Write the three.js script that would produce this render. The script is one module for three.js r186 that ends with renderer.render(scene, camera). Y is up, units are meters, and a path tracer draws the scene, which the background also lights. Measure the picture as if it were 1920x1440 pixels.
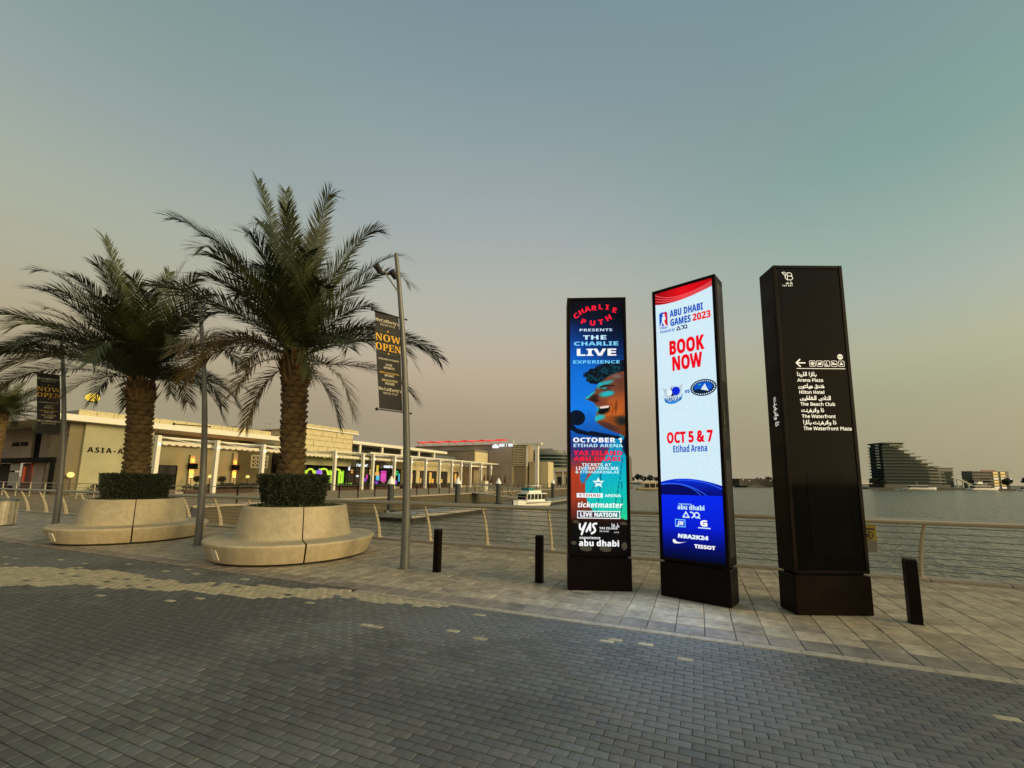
import * as THREE from 'three';
import { mergeGeometries } from 'three/addons/utils/BufferGeometryUtils.js';
import { RectAreaLightUniformsLib } from 'three/addons/lights/RectAreaLightUniformsLib.js';
import { FontLoader } from 'three/addons/loaders/FontLoader.js';
import { TextGeometry } from 'three/addons/geometries/TextGeometry.js';

// ------------------------------------------------------------------ camera, sky, sun, exposure
const scene = new THREE.Scene();
const F = 790, FULL_H = 1596, FULL_W = 2128;                       // an ultra-wide phone lens, cropped off centre
const camera = new THREE.PerspectiveCamera(2 * Math.atan(FULL_H / 2 / F) * 180 / Math.PI, 4 / 3, 0.1, 5000);
camera.setViewOffset(FULL_W, FULL_H, 79, 0, 1920, 1440);
camera.position.set(0, 1.6, 0);
camera.rotation.order = 'YXZ';
camera.rotation.set(Math.atan2(103, F), 0, 0.55 * Math.PI / 180);
camera.updateProjectionMatrix();

const renderer = new THREE.WebGLRenderer({ antialias: true });
renderer.setSize(1024, 768);
renderer.toneMapping = THREE.LinearToneMapping;
renderer.toneMappingExposure = 1.0;
renderer.shadowMap.enabled = true;
renderer.shadowMap.type = THREE.PCFSoftShadowMap;
RectAreaLightUniformsLib.init();

const lin = (v) => (v <= 0.04045 ? v / 12.92 : ((v + 0.055) / 1.055) ** 2.4);
const smooth = (a, b, x) => { const t = Math.min(1, Math.max(0, (x - a) / (b - a))); return t * t * (3 - 2 * t); };
const mix = (a, b, t) => a + (b - a) * t;
const D2R = Math.PI / 180;

// dusk sky: blue-grey zenith, dusty pink belt opposite the afterglow, the afterglow itself behind the camera
function skyColour(dx, dy, dz, out) {
  const stops = [[-8, 118, 110, 98], [0, 153, 140, 118], [5, 163, 149, 126], [9, 172, 157, 133], [14, 188, 171, 147], [19, 186, 179, 163], [25, 178, 180, 170], [32, 162, 171, 172], [45, 136, 156, 161], [60, 112, 138, 150], [90, 98, 124, 142]];
  const veer = [[-8, 0, 4, 0], [5, -1, 8, 2], [13, -14, 7, 4], [19, -22, -3, 2], [25, -30, -9, -7], [32, -31, -9, -17], [42, -16, -8, -10], [55, -6, -4, -3], [90, 0, 0, 0]];
  const el = Math.asin(Math.max(-1, Math.min(1, dy))) / D2R;
  const look = (tab) => { let i = 0; while (i < tab.length - 2 && el > tab[i + 1][0]) i++; const a = tab[i], b = tab[i + 1], t = Math.min(1, Math.max(0, (el - a[0]) / (b[0] - a[0]))); return [1, 2, 3].map((k) => mix(a[k], b[k], t)); };
  const az = Math.atan2(dx, -dz);                                   // 0 straight ahead, + to the right
  const back = smooth(1.2, 2.6, Math.abs(az));
  const right = smooth(0, 0.85, az) * (1 - back), left = smooth(0.2, 0.9, -az) * (1 - back);
  const base = look(stops), v = look(veer), lv = [-9, -4, -9];
  const off = Math.min(Math.abs(az - 2.02), 2 * Math.PI - Math.abs(az - 2.02));
  const glow = Math.exp(-Math.pow(off / 0.62, 2)) * Math.exp(-Math.pow(Math.max(0, el) / 24, 2));
  const drift = 1 + 0.018 * Math.sin(az * 3.1 + el * 0.11 + 0.6 * Math.sin(az * 5 + el * 0.07)) * Math.sin(el * 0.16 + 1.3 * Math.sin(az * 1.7)) * smooth(2, 14, el);   // faint uneven haze
  const c = [0, 1, 2].map((k) => drift * lin((base[k] + v[k] * right + lv[k] * left) / 255));
  c[0] = c[0] * (1 + 0.5 * back) + 1.9 * glow;
  c[1] = c[1] * (1 + 0.45 * back) + 1.3 * glow;
  c[2] = c[2] * (1 + 0.35 * back) + 0.62 * glow;
  for (let k = 0; k < 3; k++) out[k] = c[k];
}
{
  const W = 512, H = 256, data = new Float32Array(W * H * 4), c = [0, 0, 0];
  for (let j = 0; j < H; j++) {
    const up = ((j + 0.5) / H - 0.5) * Math.PI;
    for (let i = 0; i < W; i++) {
      const r = ((i + 0.5) / W - 0.5) * 2 * Math.PI;
      skyColour(Math.cos(r) * Math.cos(up), Math.sin(up), Math.sin(r) * Math.cos(up), c);
      data.set([c[0], c[1], c[2], 1], (j * W + i) * 4);
    }
  }
  const sky = new THREE.DataTexture(data, W, H, THREE.RGBAFormat, THREE.FloatType);
  sky.mapping = THREE.EquirectangularReflectionMapping;
  sky.magFilter = THREE.LinearFilter; sky.minFilter = THREE.LinearFilter;
  sky.needsUpdate = true;
  scene.background = sky;
  scene.environment = sky;
}
const sun = new THREE.DirectionalLight(new THREE.Color(1.0, 0.80, 0.42), 3.1);   // last light, low behind the camera
sun.position.set(85, 26, 42);
sun.shadow.radius = 44;
sun.castShadow = true;
sun.shadow.mapSize.set(2048, 2048);
Object.assign(sun.shadow.camera, { left: -90, right: 90, top: 90, bottom: -90, near: 1, far: 400 });
scene.add(sun, sun.target);

// ------------------------------------------------------------------ helpers
function rng(seed) { let s = seed >>> 0; return () => { s = (s + 0x6d2b79f5) | 0; let t = Math.imul(s ^ (s >>> 15), 1 | s); t = (t + Math.imul(t ^ (t >>> 7), 61 | t)) ^ t; return ((t ^ (t >>> 14)) >>> 0) / 4294967296; }; }
const R = rng(20231005);
const rr = (a, b) => a + (b - a) * R();

// the promenade's own axes: s runs along it to the right, t runs out to the water
const TH = 22.2 * D2R, CA = Math.cos(TH), SA = Math.sin(TH), TURN = -TH;
const P = (s, t, y = 0) => new THREE.Vector3(s * CA + t * SA, y, s * SA - t * CA);

const names = new Map();
function numbered(name) { const n = names.get(name) ?? 0; names.set(name, n + 1); return n ? name + '_' + String(n).padStart(3, '0') : name; }
const ni = (g) => (g.index ? g.toNonIndexed() : g);
function thing(name, label, category, pos, turn = TURN, group) {
  const o = new THREE.Group(); o.name = numbered(name); scene.add(o);
  o.position.copy(pos); o.rotation.y = turn;
  o.userData = { label, category }; if (group) o.userData.group = group;
  return o;
}
function part(name, geo, mat, parent, kind) {
  const m = new THREE.Mesh(Array.isArray(geo) ? (geo.length > 1 ? mergeGeometries(geo) : geo[0]) : geo, mat);
  m.name = name; m.castShadow = m.receiveShadow = true; if (kind) m.userData.kind = kind;
  parent.add(m); return m;
}
function struct(name, geo, mat, pos) {
  const m = part(numbered(name), geo, mat, scene, 'structure');
  if (pos) { m.position.copy(pos); m.rotation.y = TURN; }
  return m;
}
function copy(o, label, pos, turn) {
  const c = o.clone(); c.name = numbered(o.name.replace(/_\d+$/, '')); scene.add(c); c.userData = { ...o.userData, label };
  c.position.copy(pos); if (turn !== undefined) c.rotation.y = turn; return c;
}

// tileable value noise
function noiseField(size, seed, base = 4, octaves = 5, gain = 0.55) {
  const out = new Float32Array(size * size); let amp = 1, total = 0;
  for (let o = 0, n = base; o < octaves; o++, n *= 2, amp *= gain) {
    const r = rng(seed + o * 77), g = new Float32Array(n * n); for (let i = 0; i < n * n; i++) g[i] = r();
    for (let y = 0; y < size; y++) for (let x = 0; x < size; x++) {
      const fx = x / size * n, fy = y / size * n, ix = fx | 0, iy = fy | 0; let u = fx - ix, v = fy - iy; u = u * u * (3 - 2 * u); v = v * v * (3 - 2 * v);
      const a = g[(iy % n) * n + ix % n], b = g[(iy % n) * n + (ix + 1) % n], c = g[((iy + 1) % n) * n + ix % n], d = g[((iy + 1) % n) * n + (ix + 1) % n];
      out[y * size + x] += amp * (a + (b - a) * u + (c - a) * v + (a - b - c + d) * u * v);
    }
    total += amp;
  }
  for (let i = 0; i < out.length; i++) out[i] /= total;
  return out;
}
function dataTex(size, fn, srgb, repeat = 1) {
  const d = new Uint8Array(size * size * 4);
  for (let i = 0; i < size * size; i++) { const c = fn(i % size, (i / size) | 0, i); for (let k = 0; k < 3; k++) d[i * 4 + k] = Math.max(0, Math.min(255, Math.round(c[k] * 255))); d[i * 4 + 3] = 255; }
  const t = new THREE.DataTexture(d, size, size); t.wrapS = t.wrapT = THREE.RepeatWrapping; t.magFilter = t.minFilter = THREE.LinearFilter;
  t.repeat.set(repeat, repeat); if (srgb) t.colorSpace = THREE.SRGBColorSpace; t.needsUpdate = true; return t;
}
const nA = noiseField(256, 11, 4, 6, 0.62), nB = noiseField(256, 91, 3, 4, 0.5), nC = noiseField(256, 37, 32, 3, 0.6);
const grainMap = (lo, hi, rep, coarse = 0.5) => dataTex(256, (x, y, i) => { const v = mix(lo, hi, (1 - coarse) * nC[i] + coarse * nA[i]); return [v, v, v]; }, true, rep);
const mapConcrete = dataTex(256, (x, y, i) => { const v = 0.84 + 0.16 * (nA[i] - 0.5) + 0.12 * (nC[i] - 0.5) + 0.1 * (nB[i] - 0.5), w = 0.02 * (nB[i] - 0.5); return [v + w, v, v - w * 2]; }, true, 0.6);
const mapGround = dataTex(256, (x, y, i) => { const v = 0.78 + 0.5 * (nA[i] - 0.5) + 0.25 * (nC[i] - 0.5); return [v, v, v]; }, true, 0.45);
const mapStone = dataTex(256, (x, y, i) => { const v = 0.82 + 0.24 * (nA[i] - 0.5) + 0.2 * (nC[i] - 0.5); return [v, v * 0.99, v * 0.97]; }, true, 0.7);
const mapFacade = dataTex(256, (x, y, i) => { const v = 0.84 + 0.2 * (nB[i] - 0.5) + 0.12 * (nA[i] - 0.5); return [v, v, v * 0.985]; }, true, 0.12);
const bumpFine = dataTex(256, (x, y, i) => [nC[i], nC[i], nC[i]], false, 2.2);
const roughMap = dataTex(256, (x, y, i) => { const v = 0.55 + 0.7 * (nA[i] - 0.5); return [v, v, v]; }, false, 0.5);
const nW1 = noiseField(512, 5, 10, 4, 0.55), nW2 = noiseField(512, 8, 24, 3, 0.6);
const bumpWater = dataTex(512, (x, y, i) => { const xs = nW1[y * 512 + ((x * 1) % 512)], v = 0.62 * xs + 0.38 * nW2[i]; return [v, v, v]; }, false, 1);

const col = (c) => new THREE.Color().setRGB(c[0], c[1], c[2]);
const std = (c, rough = 0.8, o = {}) => new THREE.MeshStandardMaterial({ color: col(c), roughness: rough, ...o });
const glow = (c, k = 1, base = [0.02, 0.02, 0.02]) => new THREE.MeshStandardMaterial({ color: col(base), roughness: 0.6, emissive: col(c), emissiveIntensity: k });

const M = {
  slab: std([0.58, 0.47, 0.31], 0.75, { map: mapGround, bumpMap: bumpFine, bumpScale: 0.0015, vertexColors: true }),
  paver: std([1, 1, 1], 0.8, { map: mapGround, bumpMap: bumpFine, bumpScale: 0.0015 }),
  bed: std([0.085, 0.075, 0.06], 0.95, { map: mapGround }),
  land: std([0.42, 0.30, 0.155], 0.9, { map: mapGround }),
  coping: std([0.48, 0.41, 0.30], 0.75, { map: mapStone }),
  quay: std([0.12, 0.10, 0.06], 0.9, { map: mapConcrete }),
  planter: std([0.66, 0.54, 0.335], 0.62, { map: mapConcrete, bumpMap: bumpFine, bumpScale: 0.0012 }),
  gap: std([0.02, 0.017, 0.012], 0.9),
  plate: std([0.62, 0.55, 0.43], 0.5),
  brown: new THREE.MeshPhysicalMaterial({ color: col([0.0062, 0.0028, 0.0014]), roughness: 0.75, specularIntensity: 0.16, roughnessMap: roughMap }),
  brownDark: std([0.010, 0.006, 0.004], 0.7),
  pole: std([0.23, 0.235, 0.215], 0.5, { metalness: 0.35, map: mapStone }),
  rail: std([0.60, 0.55, 0.43], 0.42, { metalness: 0.45, map: mapStone }),
  post: std([0.50, 0.42, 0.28], 0.55, { metalness: 0.25 }),
  wire: std([0.16, 0.145, 0.12], 0.4, { metalness: 0.6 }),
  black: new THREE.MeshPhysicalMaterial({ color: col([0.005, 0.0045, 0.004]), roughness: 0.8, specularIntensity: 0.2 }),
  blackGlass: new THREE.MeshPhysicalMaterial({ color: col([0.003, 0.003, 0.0025]), roughness: 0.05, specularIntensity: 0.24 }),
  cream: std([0.47, 0.445, 0.285], 0.85, { map: mapFacade }),
  creamDark: std([0.36, 0.29, 0.19], 0.85, { map: mapFacade }),
  pink: std([0.42, 0.35, 0.29], 0.85, { map: mapFacade }),
  facade: std([0.80, 0.70, 0.42], 0.8, { map: mapStone }),
  white: std([0.66, 0.63, 0.54], 0.6),
  whitePaint: std([0.78, 0.77, 0.72], 0.35),
  greyWall: std([0.27, 0.27, 0.24], 0.8, { map: mapFacade }),
  clerestory: std([0.17, 0.20, 0.20], 0.5, { map: mapFacade }),
  timber: std([0.06, 0.022, 0.010], 0.5, { map: mapStone }),
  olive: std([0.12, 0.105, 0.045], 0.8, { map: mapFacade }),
  darkGlass: std([0.012, 0.014, 0.013], 0.12),
  interior: std([0.02, 0.014, 0.009], 0.8),
  fabric: std([0.62, 0.56, 0.43], 0.9),
  pile: std([0.05, 0.055, 0.055], 0.7, { map: mapStone }),
  pontoon: std([0.40, 0.38, 0.32], 0.8, { map: mapGround }),
  teal: new THREE.MeshPhysicalMaterial({ color: col([0.0035, 0.018, 0.0175]), roughness: 0.4, specularIntensity: 0.2 }),
  sofa: std([0.012, 0.010, 0.009], 0.8),
};

// a box with chamfered edges, uv in metres
function bx(x0, x1, y0, y1, z0, z1, b) {
  const X = (x1 - x0) / 2, Y = (y1 - y0) / 2, Z = (z1 - z0) / 2, cx = (x0 + x1) / 2, cy = (y0 + y1) / 2, cz = (z0 + z1) / 2;
  b = Math.min(b ?? 0.012, Math.abs(X) * 0.45, Math.abs(Y) * 0.45, Math.abs(Z) * 0.45);
  const pos = [], nor = [], uv = [];
  const V = (sx, sy, sz, a) => [sx * (a === 0 ? X : X - b), sy * (a === 1 ? Y : Y - b), sz * (a === 2 ? Z : Z - b)];
  const tri = (p, q, r) => {
    const u = [q[0] - p[0], q[1] - p[1], q[2] - p[2]], v = [r[0] - p[0], r[1] - p[1], r[2] - p[2]];
    let n = [u[1] * v[2] - u[2] * v[1], u[2] * v[0] - u[0] * v[2], u[0] * v[1] - u[1] * v[0]];
    const l = Math.hypot(...n) || 1; n = n.map((k) => k / l);
    const c = [p[0] + q[0] + r[0], p[1] + q[1] + r[1], p[2] + q[2] + r[2]];
    if (n[0] * c[0] + n[1] * c[1] + n[2] * c[2] < 0) { [q, r] = [r, q]; n = n.map((k) => -k); }
    const ax = Math.abs(n[0]) > 0.75 ? 0 : Math.abs(n[1]) > 0.6 ? 1 : 2;
    for (const k of [p, q, r]) { const w = [k[0] + cx, k[1] + cy, k[2] + cz]; pos.push(...w); nor.push(...n); uv.push(...(ax === 0 ? [w[2], w[1]] : ax === 1 ? [w[0], w[2]] : [w[0], w[1]])); }
  };
  const quad = (p, q, r, s) => { tri(p, q, r); tri(p, r, s); };
  for (const s of [-1, 1]) {
    quad(V(s, -1, -1, 0), V(s, 1, -1, 0), V(s, 1, 1, 0), V(s, -1, 1, 0));
    quad(V(-1, s, -1, 1), V(1, s, -1, 1), V(1, s, 1, 1), V(-1, s, 1, 1));
    quad(V(-1, -1, s, 2), V(1, -1, s, 2), V(1, 1, s, 2), V(-1, 1, s, 2));
    for (const q of [-1, 1]) {
      quad(V(s, q, -1, 0), V(s, q, 1, 0), V(s, q, 1, 1), V(s, q, -1, 1));
      quad(V(s, -1, q, 0), V(s, 1, q, 0), V(s, 1, q, 2), V(s, -1, q, 2));
      quad(V(-1, s, q, 1), V(1, s, q, 1), V(1, s, q, 2), V(-1, s, q, 2));
      for (const w of [-1, 1]) tri(V(s, q, w, 0), V(s, q, w, 1), V(s, q, w, 2));
    }
  }
  const g = new THREE.BufferGeometry();
  g.setAttribute('position', new THREE.Float32BufferAttribute(pos, 3)); g.setAttribute('normal', new THREE.Float32BufferAttribute(nor, 3)); g.setAttribute('uv', new THREE.Float32BufferAttribute(uv, 2));
  return g;
}
// flat sheet over a polygon of [x, z] corners in local metres
function sheet(pts, y = 0) {
  const sh = new THREE.Shape(pts.map(([x, z]) => new THREE.Vector2(x, -z))), g = new THREE.ShapeGeometry(sh); g.rotateX(-Math.PI / 2); g.translate(0, y, 0);
  return g.toNonIndexed();
}
const tube = (pts, r, seg = 24, rad = 8) => { const g = new THREE.TubeGeometry(new THREE.CatmullRomCurve3(pts), seg, r, rad); return g.toNonIndexed(); };
const rod = (a, b, r0, r1 = r0, rad = 8) => {
  const d = new THREE.Vector3().subVectors(b, a), g = new THREE.CylinderGeometry(r1, r0, d.length(), rad);
  g.translate(0, d.length() / 2, 0); g.applyQuaternion(new THREE.Quaternion().setFromUnitVectors(new THREE.Vector3(0, 1, 0), d.normalize())); g.translate(a.x, a.y, a.z);
  return g.toNonIndexed();
};
const v3 = (x, y, z) => new THREE.Vector3(x, y, z);
const cyl = (r0, r1, y0, y1, rad = 24, x = 0, z = 0) => { const g = new THREE.CylinderGeometry(r1, r0, y1 - y0, rad); g.translate(x, (y0 + y1) / 2, z); return g.toNonIndexed(); };
const ball = (r, x, y, z, n = 16) => { const g = new THREE.SphereGeometry(r, n, n >> 1); g.translate(x, y, z); return g.toNonIndexed(); };
function tint(g, c) { const n = g.attributes.position.count, a = new Float32Array(n * 3); for (let i = 0; i < n; i++) a.set(c, i * 3); g.setAttribute('color', new THREE.BufferAttribute(a, 3)); return g; }
// building kit: boxes given in promenade coordinates, stored relative to a base
function site(name, label, category, s0, t0, group) {
  const g = thing(name, label, category, P(s0, t0), TURN, group);
  const box = (sa, sb, ta, tb, ha, hb, b) => bx(sa - s0, sb - s0, ha, hb, -(tb - t0), -(ta - t0), b);
  return { g, box, at: (s, t, h) => v3(s - s0, h, -(t - t0)), put: (name, mat, ...boxes) => part(name, boxes.map((k) => (Array.isArray(k) ? box(...k) : k)), mat, g) };
}
// ------------------------------------------------------------------ ground, water, quays
{
  // the sea and the basin
  const w = new THREE.PlaneGeometry(6000, 6000, 1, 1); w.rotateX(-Math.PI / 2);
  const uv = w.attributes.uv; for (let i = 0; i < uv.count; i++) uv.setXY(i, uv.getX(i) * 6000 / 9, uv.getY(i) * 6000 / 9);
  const m = new THREE.MeshPhysicalMaterial({ color: col([0.12, 0.115, 0.072]), roughness: 0.22, ior: 1.33, bumpMap: bumpWater, bumpScale: 0.5 });
  struct('water', w.toNonIndexed(), m, v3(0, -1.3, 0));
}
const Z = (pts) => pts.map(([s, t]) => [s, -t]);
struct('ground', sheet(Z([[-600, -600], [600, -600], [600, 9.62], [-600, 9.62]]), -0.03), M.bed, P(0, 0));
struct('far_promenade', sheet(Z([[-17, 9.6], [-26.5, 15.3], [-26.5, 190], [-420, 190], [-420, 9.6]]), -0.012), M.land, P(0, 0));
// quay walls down into the water
struct('quay_wall', [bx(-17, 260, -4, -0.05, -9.66, -9.3, 0)], M.quay, P(0, 0));
{
  const g = [bx(-27, -26.56, -4, -0.12, -190, -15.3, 0)];
  const d = bx(0, Math.hypot(9.5, 5.7), -4, -0.12, 0, 0.4, 0); d.rotateY(Math.atan2(5.7, -9.5)); d.translate(-17, 0, -9.6); g.push(d);
  struct('far_quay_wall', g, M.quay, P(0, 0));
  const c = part(numbered('far_quay_edge'), [bx(-27.6, -26.42, -0.13, 0.02, -190, -15.3, 0.02)], M.coping, scene, 'structure'); c.rotation.y = TURN;
}
// slab: top face with a small bevel, no bottom (18 triangles)
function slabGeo(w, d, h, b) {
  const p = [], n = [], u = [], X = w / 2, Zd = d / 2;
  const quad = (a, bb, c, e) => {
    const U = new THREE.Vector3().subVectors(v3(...bb), v3(...a)), W = new THREE.Vector3().subVectors(v3(...c), v3(...a)), N = U.cross(W).normalize();
    for (const k of [a, bb, c, a, c, e]) { p.push(...k); n.push(N.x, N.y, N.z); u.push(k[0], k[2]); }
  };
  const T = [[-X + b, 0, Zd - b], [X - b, 0, Zd - b], [X - b, 0, -Zd + b], [-X + b, 0, -Zd + b]], E = [[-X, -b, Zd], [X, -b, Zd], [X, -b, -Zd], [-X, -b, -Zd]], B = E.map(([x, , z]) => [x, -h, z]);
  quad(...T);
  for (let i = 0; i < 4; i++) { const j = (i + 1) % 4; quad(E[i], E[j], T[j], T[i]); quad(B[i], B[j], E[j], E[i]); }
  const g = new THREE.BufferGeometry(); g.setAttribute('position', new THREE.Float32BufferAttribute(p, 3)); g.setAttribute('normal', new THREE.Float32BufferAttribute(n, 3)); g.setAttribute('uv', new THREE.Float32BufferAttribute(u, 2)); return g;
}
camera.updateMatrixWorld(true);
const shown = (s, t) => { const q = P(s, t, 0).project(camera); return q.z < 1 && Math.abs(q.x) < 1.02 && q.y > -0.76 && q.y < 1; };
{
  // promenade slabs, 300 mm square, the row against the road darker
  const pave = thing('promenade_pavement', 'pale square slab paving between road and railing', undefined, P(0, 0)); delete pave.userData.category; delete pave.userData.label; pave.userData.kind = 'structure';
  const cells = [];
  for (let t = 5.18, row = 0; t < 9.16; t += 0.3, row++) for (let s = -36.15; s < 10; s += 0.3) cells.push({ s, t, row });
  for (const c of cells) { c.see = shown(c.s, c.t) ? P(c.s, c.t, 0).distanceTo(camera.position) : 1e3; }
  cells.sort((a, b) => a.see - b.see);
  const uvAt = (g, s, t) => { const u = g.attributes.uv; for (let i = 0; i < u.count; i++) u.setXY(i, u.getX(i) + s, u.getY(i) - t); return g; };
  const rest = [];
  cells.forEach((c, i) => {
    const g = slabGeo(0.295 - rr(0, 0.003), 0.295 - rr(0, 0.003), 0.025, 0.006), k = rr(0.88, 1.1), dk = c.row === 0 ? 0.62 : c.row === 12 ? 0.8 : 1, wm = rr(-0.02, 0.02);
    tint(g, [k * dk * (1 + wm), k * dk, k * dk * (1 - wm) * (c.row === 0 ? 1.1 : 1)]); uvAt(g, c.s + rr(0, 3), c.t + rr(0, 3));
    const y = rr(-0.002, 0.002);
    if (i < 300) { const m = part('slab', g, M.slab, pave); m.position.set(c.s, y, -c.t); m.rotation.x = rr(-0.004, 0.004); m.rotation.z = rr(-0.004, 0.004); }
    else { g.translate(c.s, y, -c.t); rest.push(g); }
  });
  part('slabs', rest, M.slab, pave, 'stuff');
}
{
  // edge stones between road and slabs, and the stone coping under the railing
  const kerb = thing('kerb', '', undefined, P(0, 0)); kerb.userData = { kind: 'structure' };
  const cop = thing('quay_coping', '', undefined, P(0, 0)); cop.userData = { kind: 'structure' };
  const gk = slabGeo(0.497, 0.105, 0.03, 0.005), gc = bx(-0.497, 0.497, -0.16, 0.045, -0.17, 0.17, 0.012);
  for (let s = -4.4; s < 7; s += 0.5) { const m = part('edge_stone', gk, M.coping, kerb); m.position.set(s, rr(-0.001, 0.001), -4.972); }
  for (let s = -40; s < 14; s += 1) { const m = part('coping_stone', gc, M.coping, cop); m.position.set(s, rr(-0.002, 0.002), -9.42); }
}
{
  // road pavers, 160 x 80 mm in running bond, with a cream ribbon winding through the grey
  const road = thing('road_paving', '', undefined, P(0, 0)); road.userData = { kind: 'structure' };
  const upper = [[-16, 2.9], [-11.7, 3.72], [-10.2, 4.06], [-9.5, 4.36], [-8.4, 4.22], [-7.3, 4.34], [-6.4, 4.56], [-5, 4.93], [-4.5, 5.1], [10, 5.1]];
  const lower = [[-16, 2.2], [-11, 2.75], [-9.5, 3.06], [-8.7, 3.45], [-7.4, 3.86], [-6.4, 3.98], [-5.7, 4.16], [-4.5, 4.56], [-3.6, 4.74], [-2.6, 5.0], [10, 5.3]];
  const interp = (a, s) => { let i = 0; while (i < a.length - 2 && s > a[i + 1][0]) i++; return mix(a[i][1], a[i + 1][1], Math.min(1, Math.max(0, (s - a[i][0]) / (a[i + 1][0] - a[i][0])))); };
  const L = 0.15, W = 0.075, cells = [];
  for (let row = -1, t = 4.875 + W; t > 0.2; row++, t -= W) for (let s = -22 + (row % 2 ? L / 2 : 0); s < (row < 0 ? -4.70 : 5.5); s += L) {
    const w = 0.05 * Math.sin(s * 3.1) + 0.04 * Math.sin(s * 7.7 + 1);
    let cream = t + w < interp(upper, s) && t + w > interp(lower, s);
    const r = R(); const near = t > interp(lower, s) - 1.0 && t < interp(upper, s) + 0.9;
    if (cream ? r < 0.03 : near && r < 0.018) cream = !cream;
    cells.push({ s, t, cream, pale: !cream && r > 0.9985, see: shown(s, t) ? P(s, t, 0).distanceTo(camera.position) : 1e3 });
  }
  cells.sort((a, b) => a.see - b.see);
  const variants = [0, 1, 2].map(() => slabGeo(L - 0.003 - rr(0, 0.001), W - 0.003 - rr(0, 0.001), 0.03, 0.003));
  variants.forEach((g, i) => { const u = g.attributes.uv; for (let k = 0; k < u.count; k++) u.setXY(k, u.getX(k) + i * 0.7, u.getY(k) + i * 1.3); });
  const tones = [], tone = (c, k) => c.map((v) => v * k);
  for (let i = 0; i < 9; i++) tones.push(tone([0.150 + 0.008 * Math.sin(i * 2.1), 0.142, 0.120 + 0.006 * Math.sin(i)], 0.72 + i * 0.062));
  const creams = [0.9, 1, 1.1].map((k) => tone([0.54, 0.445, 0.265], k));
  const mats = [...tones, ...creams].map((c) => { const m = M.paver.clone(); m.color = col(c); return m; });
  const wear = (s, t) => { const at = (k, f) => nA[(((Math.floor(t * f) % 256) + 256) % 256) * 256 + (((Math.floor(s * f) % 256) + 256) % 256)] * k; return at(1, 23) - 0.5 + 0.5 * (at(1, 61) - 0.5) - 0.10 * Math.exp(-Math.pow((t - 2.9 - 0.02 * s) / 0.22, 2)) - 0.08 * Math.exp(-Math.pow((t - 1.3 - 0.02 * s) / 0.25, 2)); };
  const pick = (c) => (c.cream || c.pale ? 9 + Math.floor(R() * 3) : Math.max(0, Math.min(8, Math.round(4 + 32 * wear(c.s, c.t) + (R() - 0.5) * 4))));
  cells.slice(0, 300).forEach((c) => { const m = part('paver', variants[Math.floor(R() * 3)], mats[pick(c)], road); m.position.set(c.s, rr(-0.006, -0.003), -c.t); m.rotation.set(rr(-0.006, 0.006), rr(-0.005, 0.005), rr(-0.004, 0.004)); });
  const rest = cells.slice(300), im = new THREE.InstancedMesh(variants[0], M.paver, rest.length), d = new THREE.Object3D();
  rest.forEach((c, i) => { d.position.set(c.s, rr(-0.006, -0.003), -c.t); d.rotation.set(rr(-0.006, 0.006), rr(-0.005, 0.005), rr(-0.004, 0.004)); d.updateMatrix(); im.setMatrixAt(i, d.matrix); im.setColorAt(i, mats[pick(c)].color); });
  im.name = 'pavers'; im.userData.kind = 'stuff'; im.castShadow = im.receiveShadow = true; road.add(im);
}
// ------------------------------------------------------------------ railing along the water
const railT = (h) => 9.36 - 0.36 * Math.pow(Math.max(0, h) / 1.0, 1.7);       // the posts bow inwards towards the top
{
  const r = thing('railing', 'long pale metal railing with curved posts and horizontal wires along the water', 'railing', P(0, 9.4));
  const posts = [];
  const sh = new THREE.Shape(), N = 10, prof = [];
  for (let i = 0; i <= N; i++) { const h = i / N * 0.95; prof.push([railT(h), h, mix(0.055, 0.022, i / N)]); }
  prof.forEach(([t, h, w], i) => (i ? sh.lineTo(-(t - 9.4) - w, h) : sh.moveTo(-(t - 9.4) - w, h)));
  [...prof].reverse().forEach(([t, h, w]) => sh.lineTo(-(t - 9.4) + w, h));
  const pg = new THREE.ExtrudeGeometry(sh, { depth: 0.026, bevelEnabled: true, bevelSize: 0.003, bevelThickness: 0.003, bevelSegments: 1 });
  pg.rotateY(-Math.PI / 2); pg.scale(1, 1, 1);
  pg.translate(0.013, 0.04, 0);
  const geo = pg.index ? pg.toNonIndexed() : pg, foot = bx(-0.05, 0.05, 0.045, 0.06, -0.05, 0.14, 0.004);
  geo.deleteAttribute('color');
  const both = mergeGeometries([geo, foot]);
  for (let s = -3.14 - 1.64 * 21; s < 12; s += 1.64) { posts.push(s); const m = part('post', both, M.post, r); m.position.set(s, 0, 0); }
  const a = -3.14 - 1.64 * 21, b = 11.6;
  part('handrail', [rod(v3(a - 0.6, 0.99, 0.4), v3(b, 0.99, 0.4), 0.052, 0.052, 16)], M.rail, r);
  for (let i = 0; i < 8; i++) { const h = 0.12 + i * 0.105; part('wire', rod(v3(a - 0.6, h + 0.04, 9.4 - railT(h)), v3(b, h + 0.04, 9.4 - railT(h)), 0.0065, 0.0065, 6), M.wire, r); }
}
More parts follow.
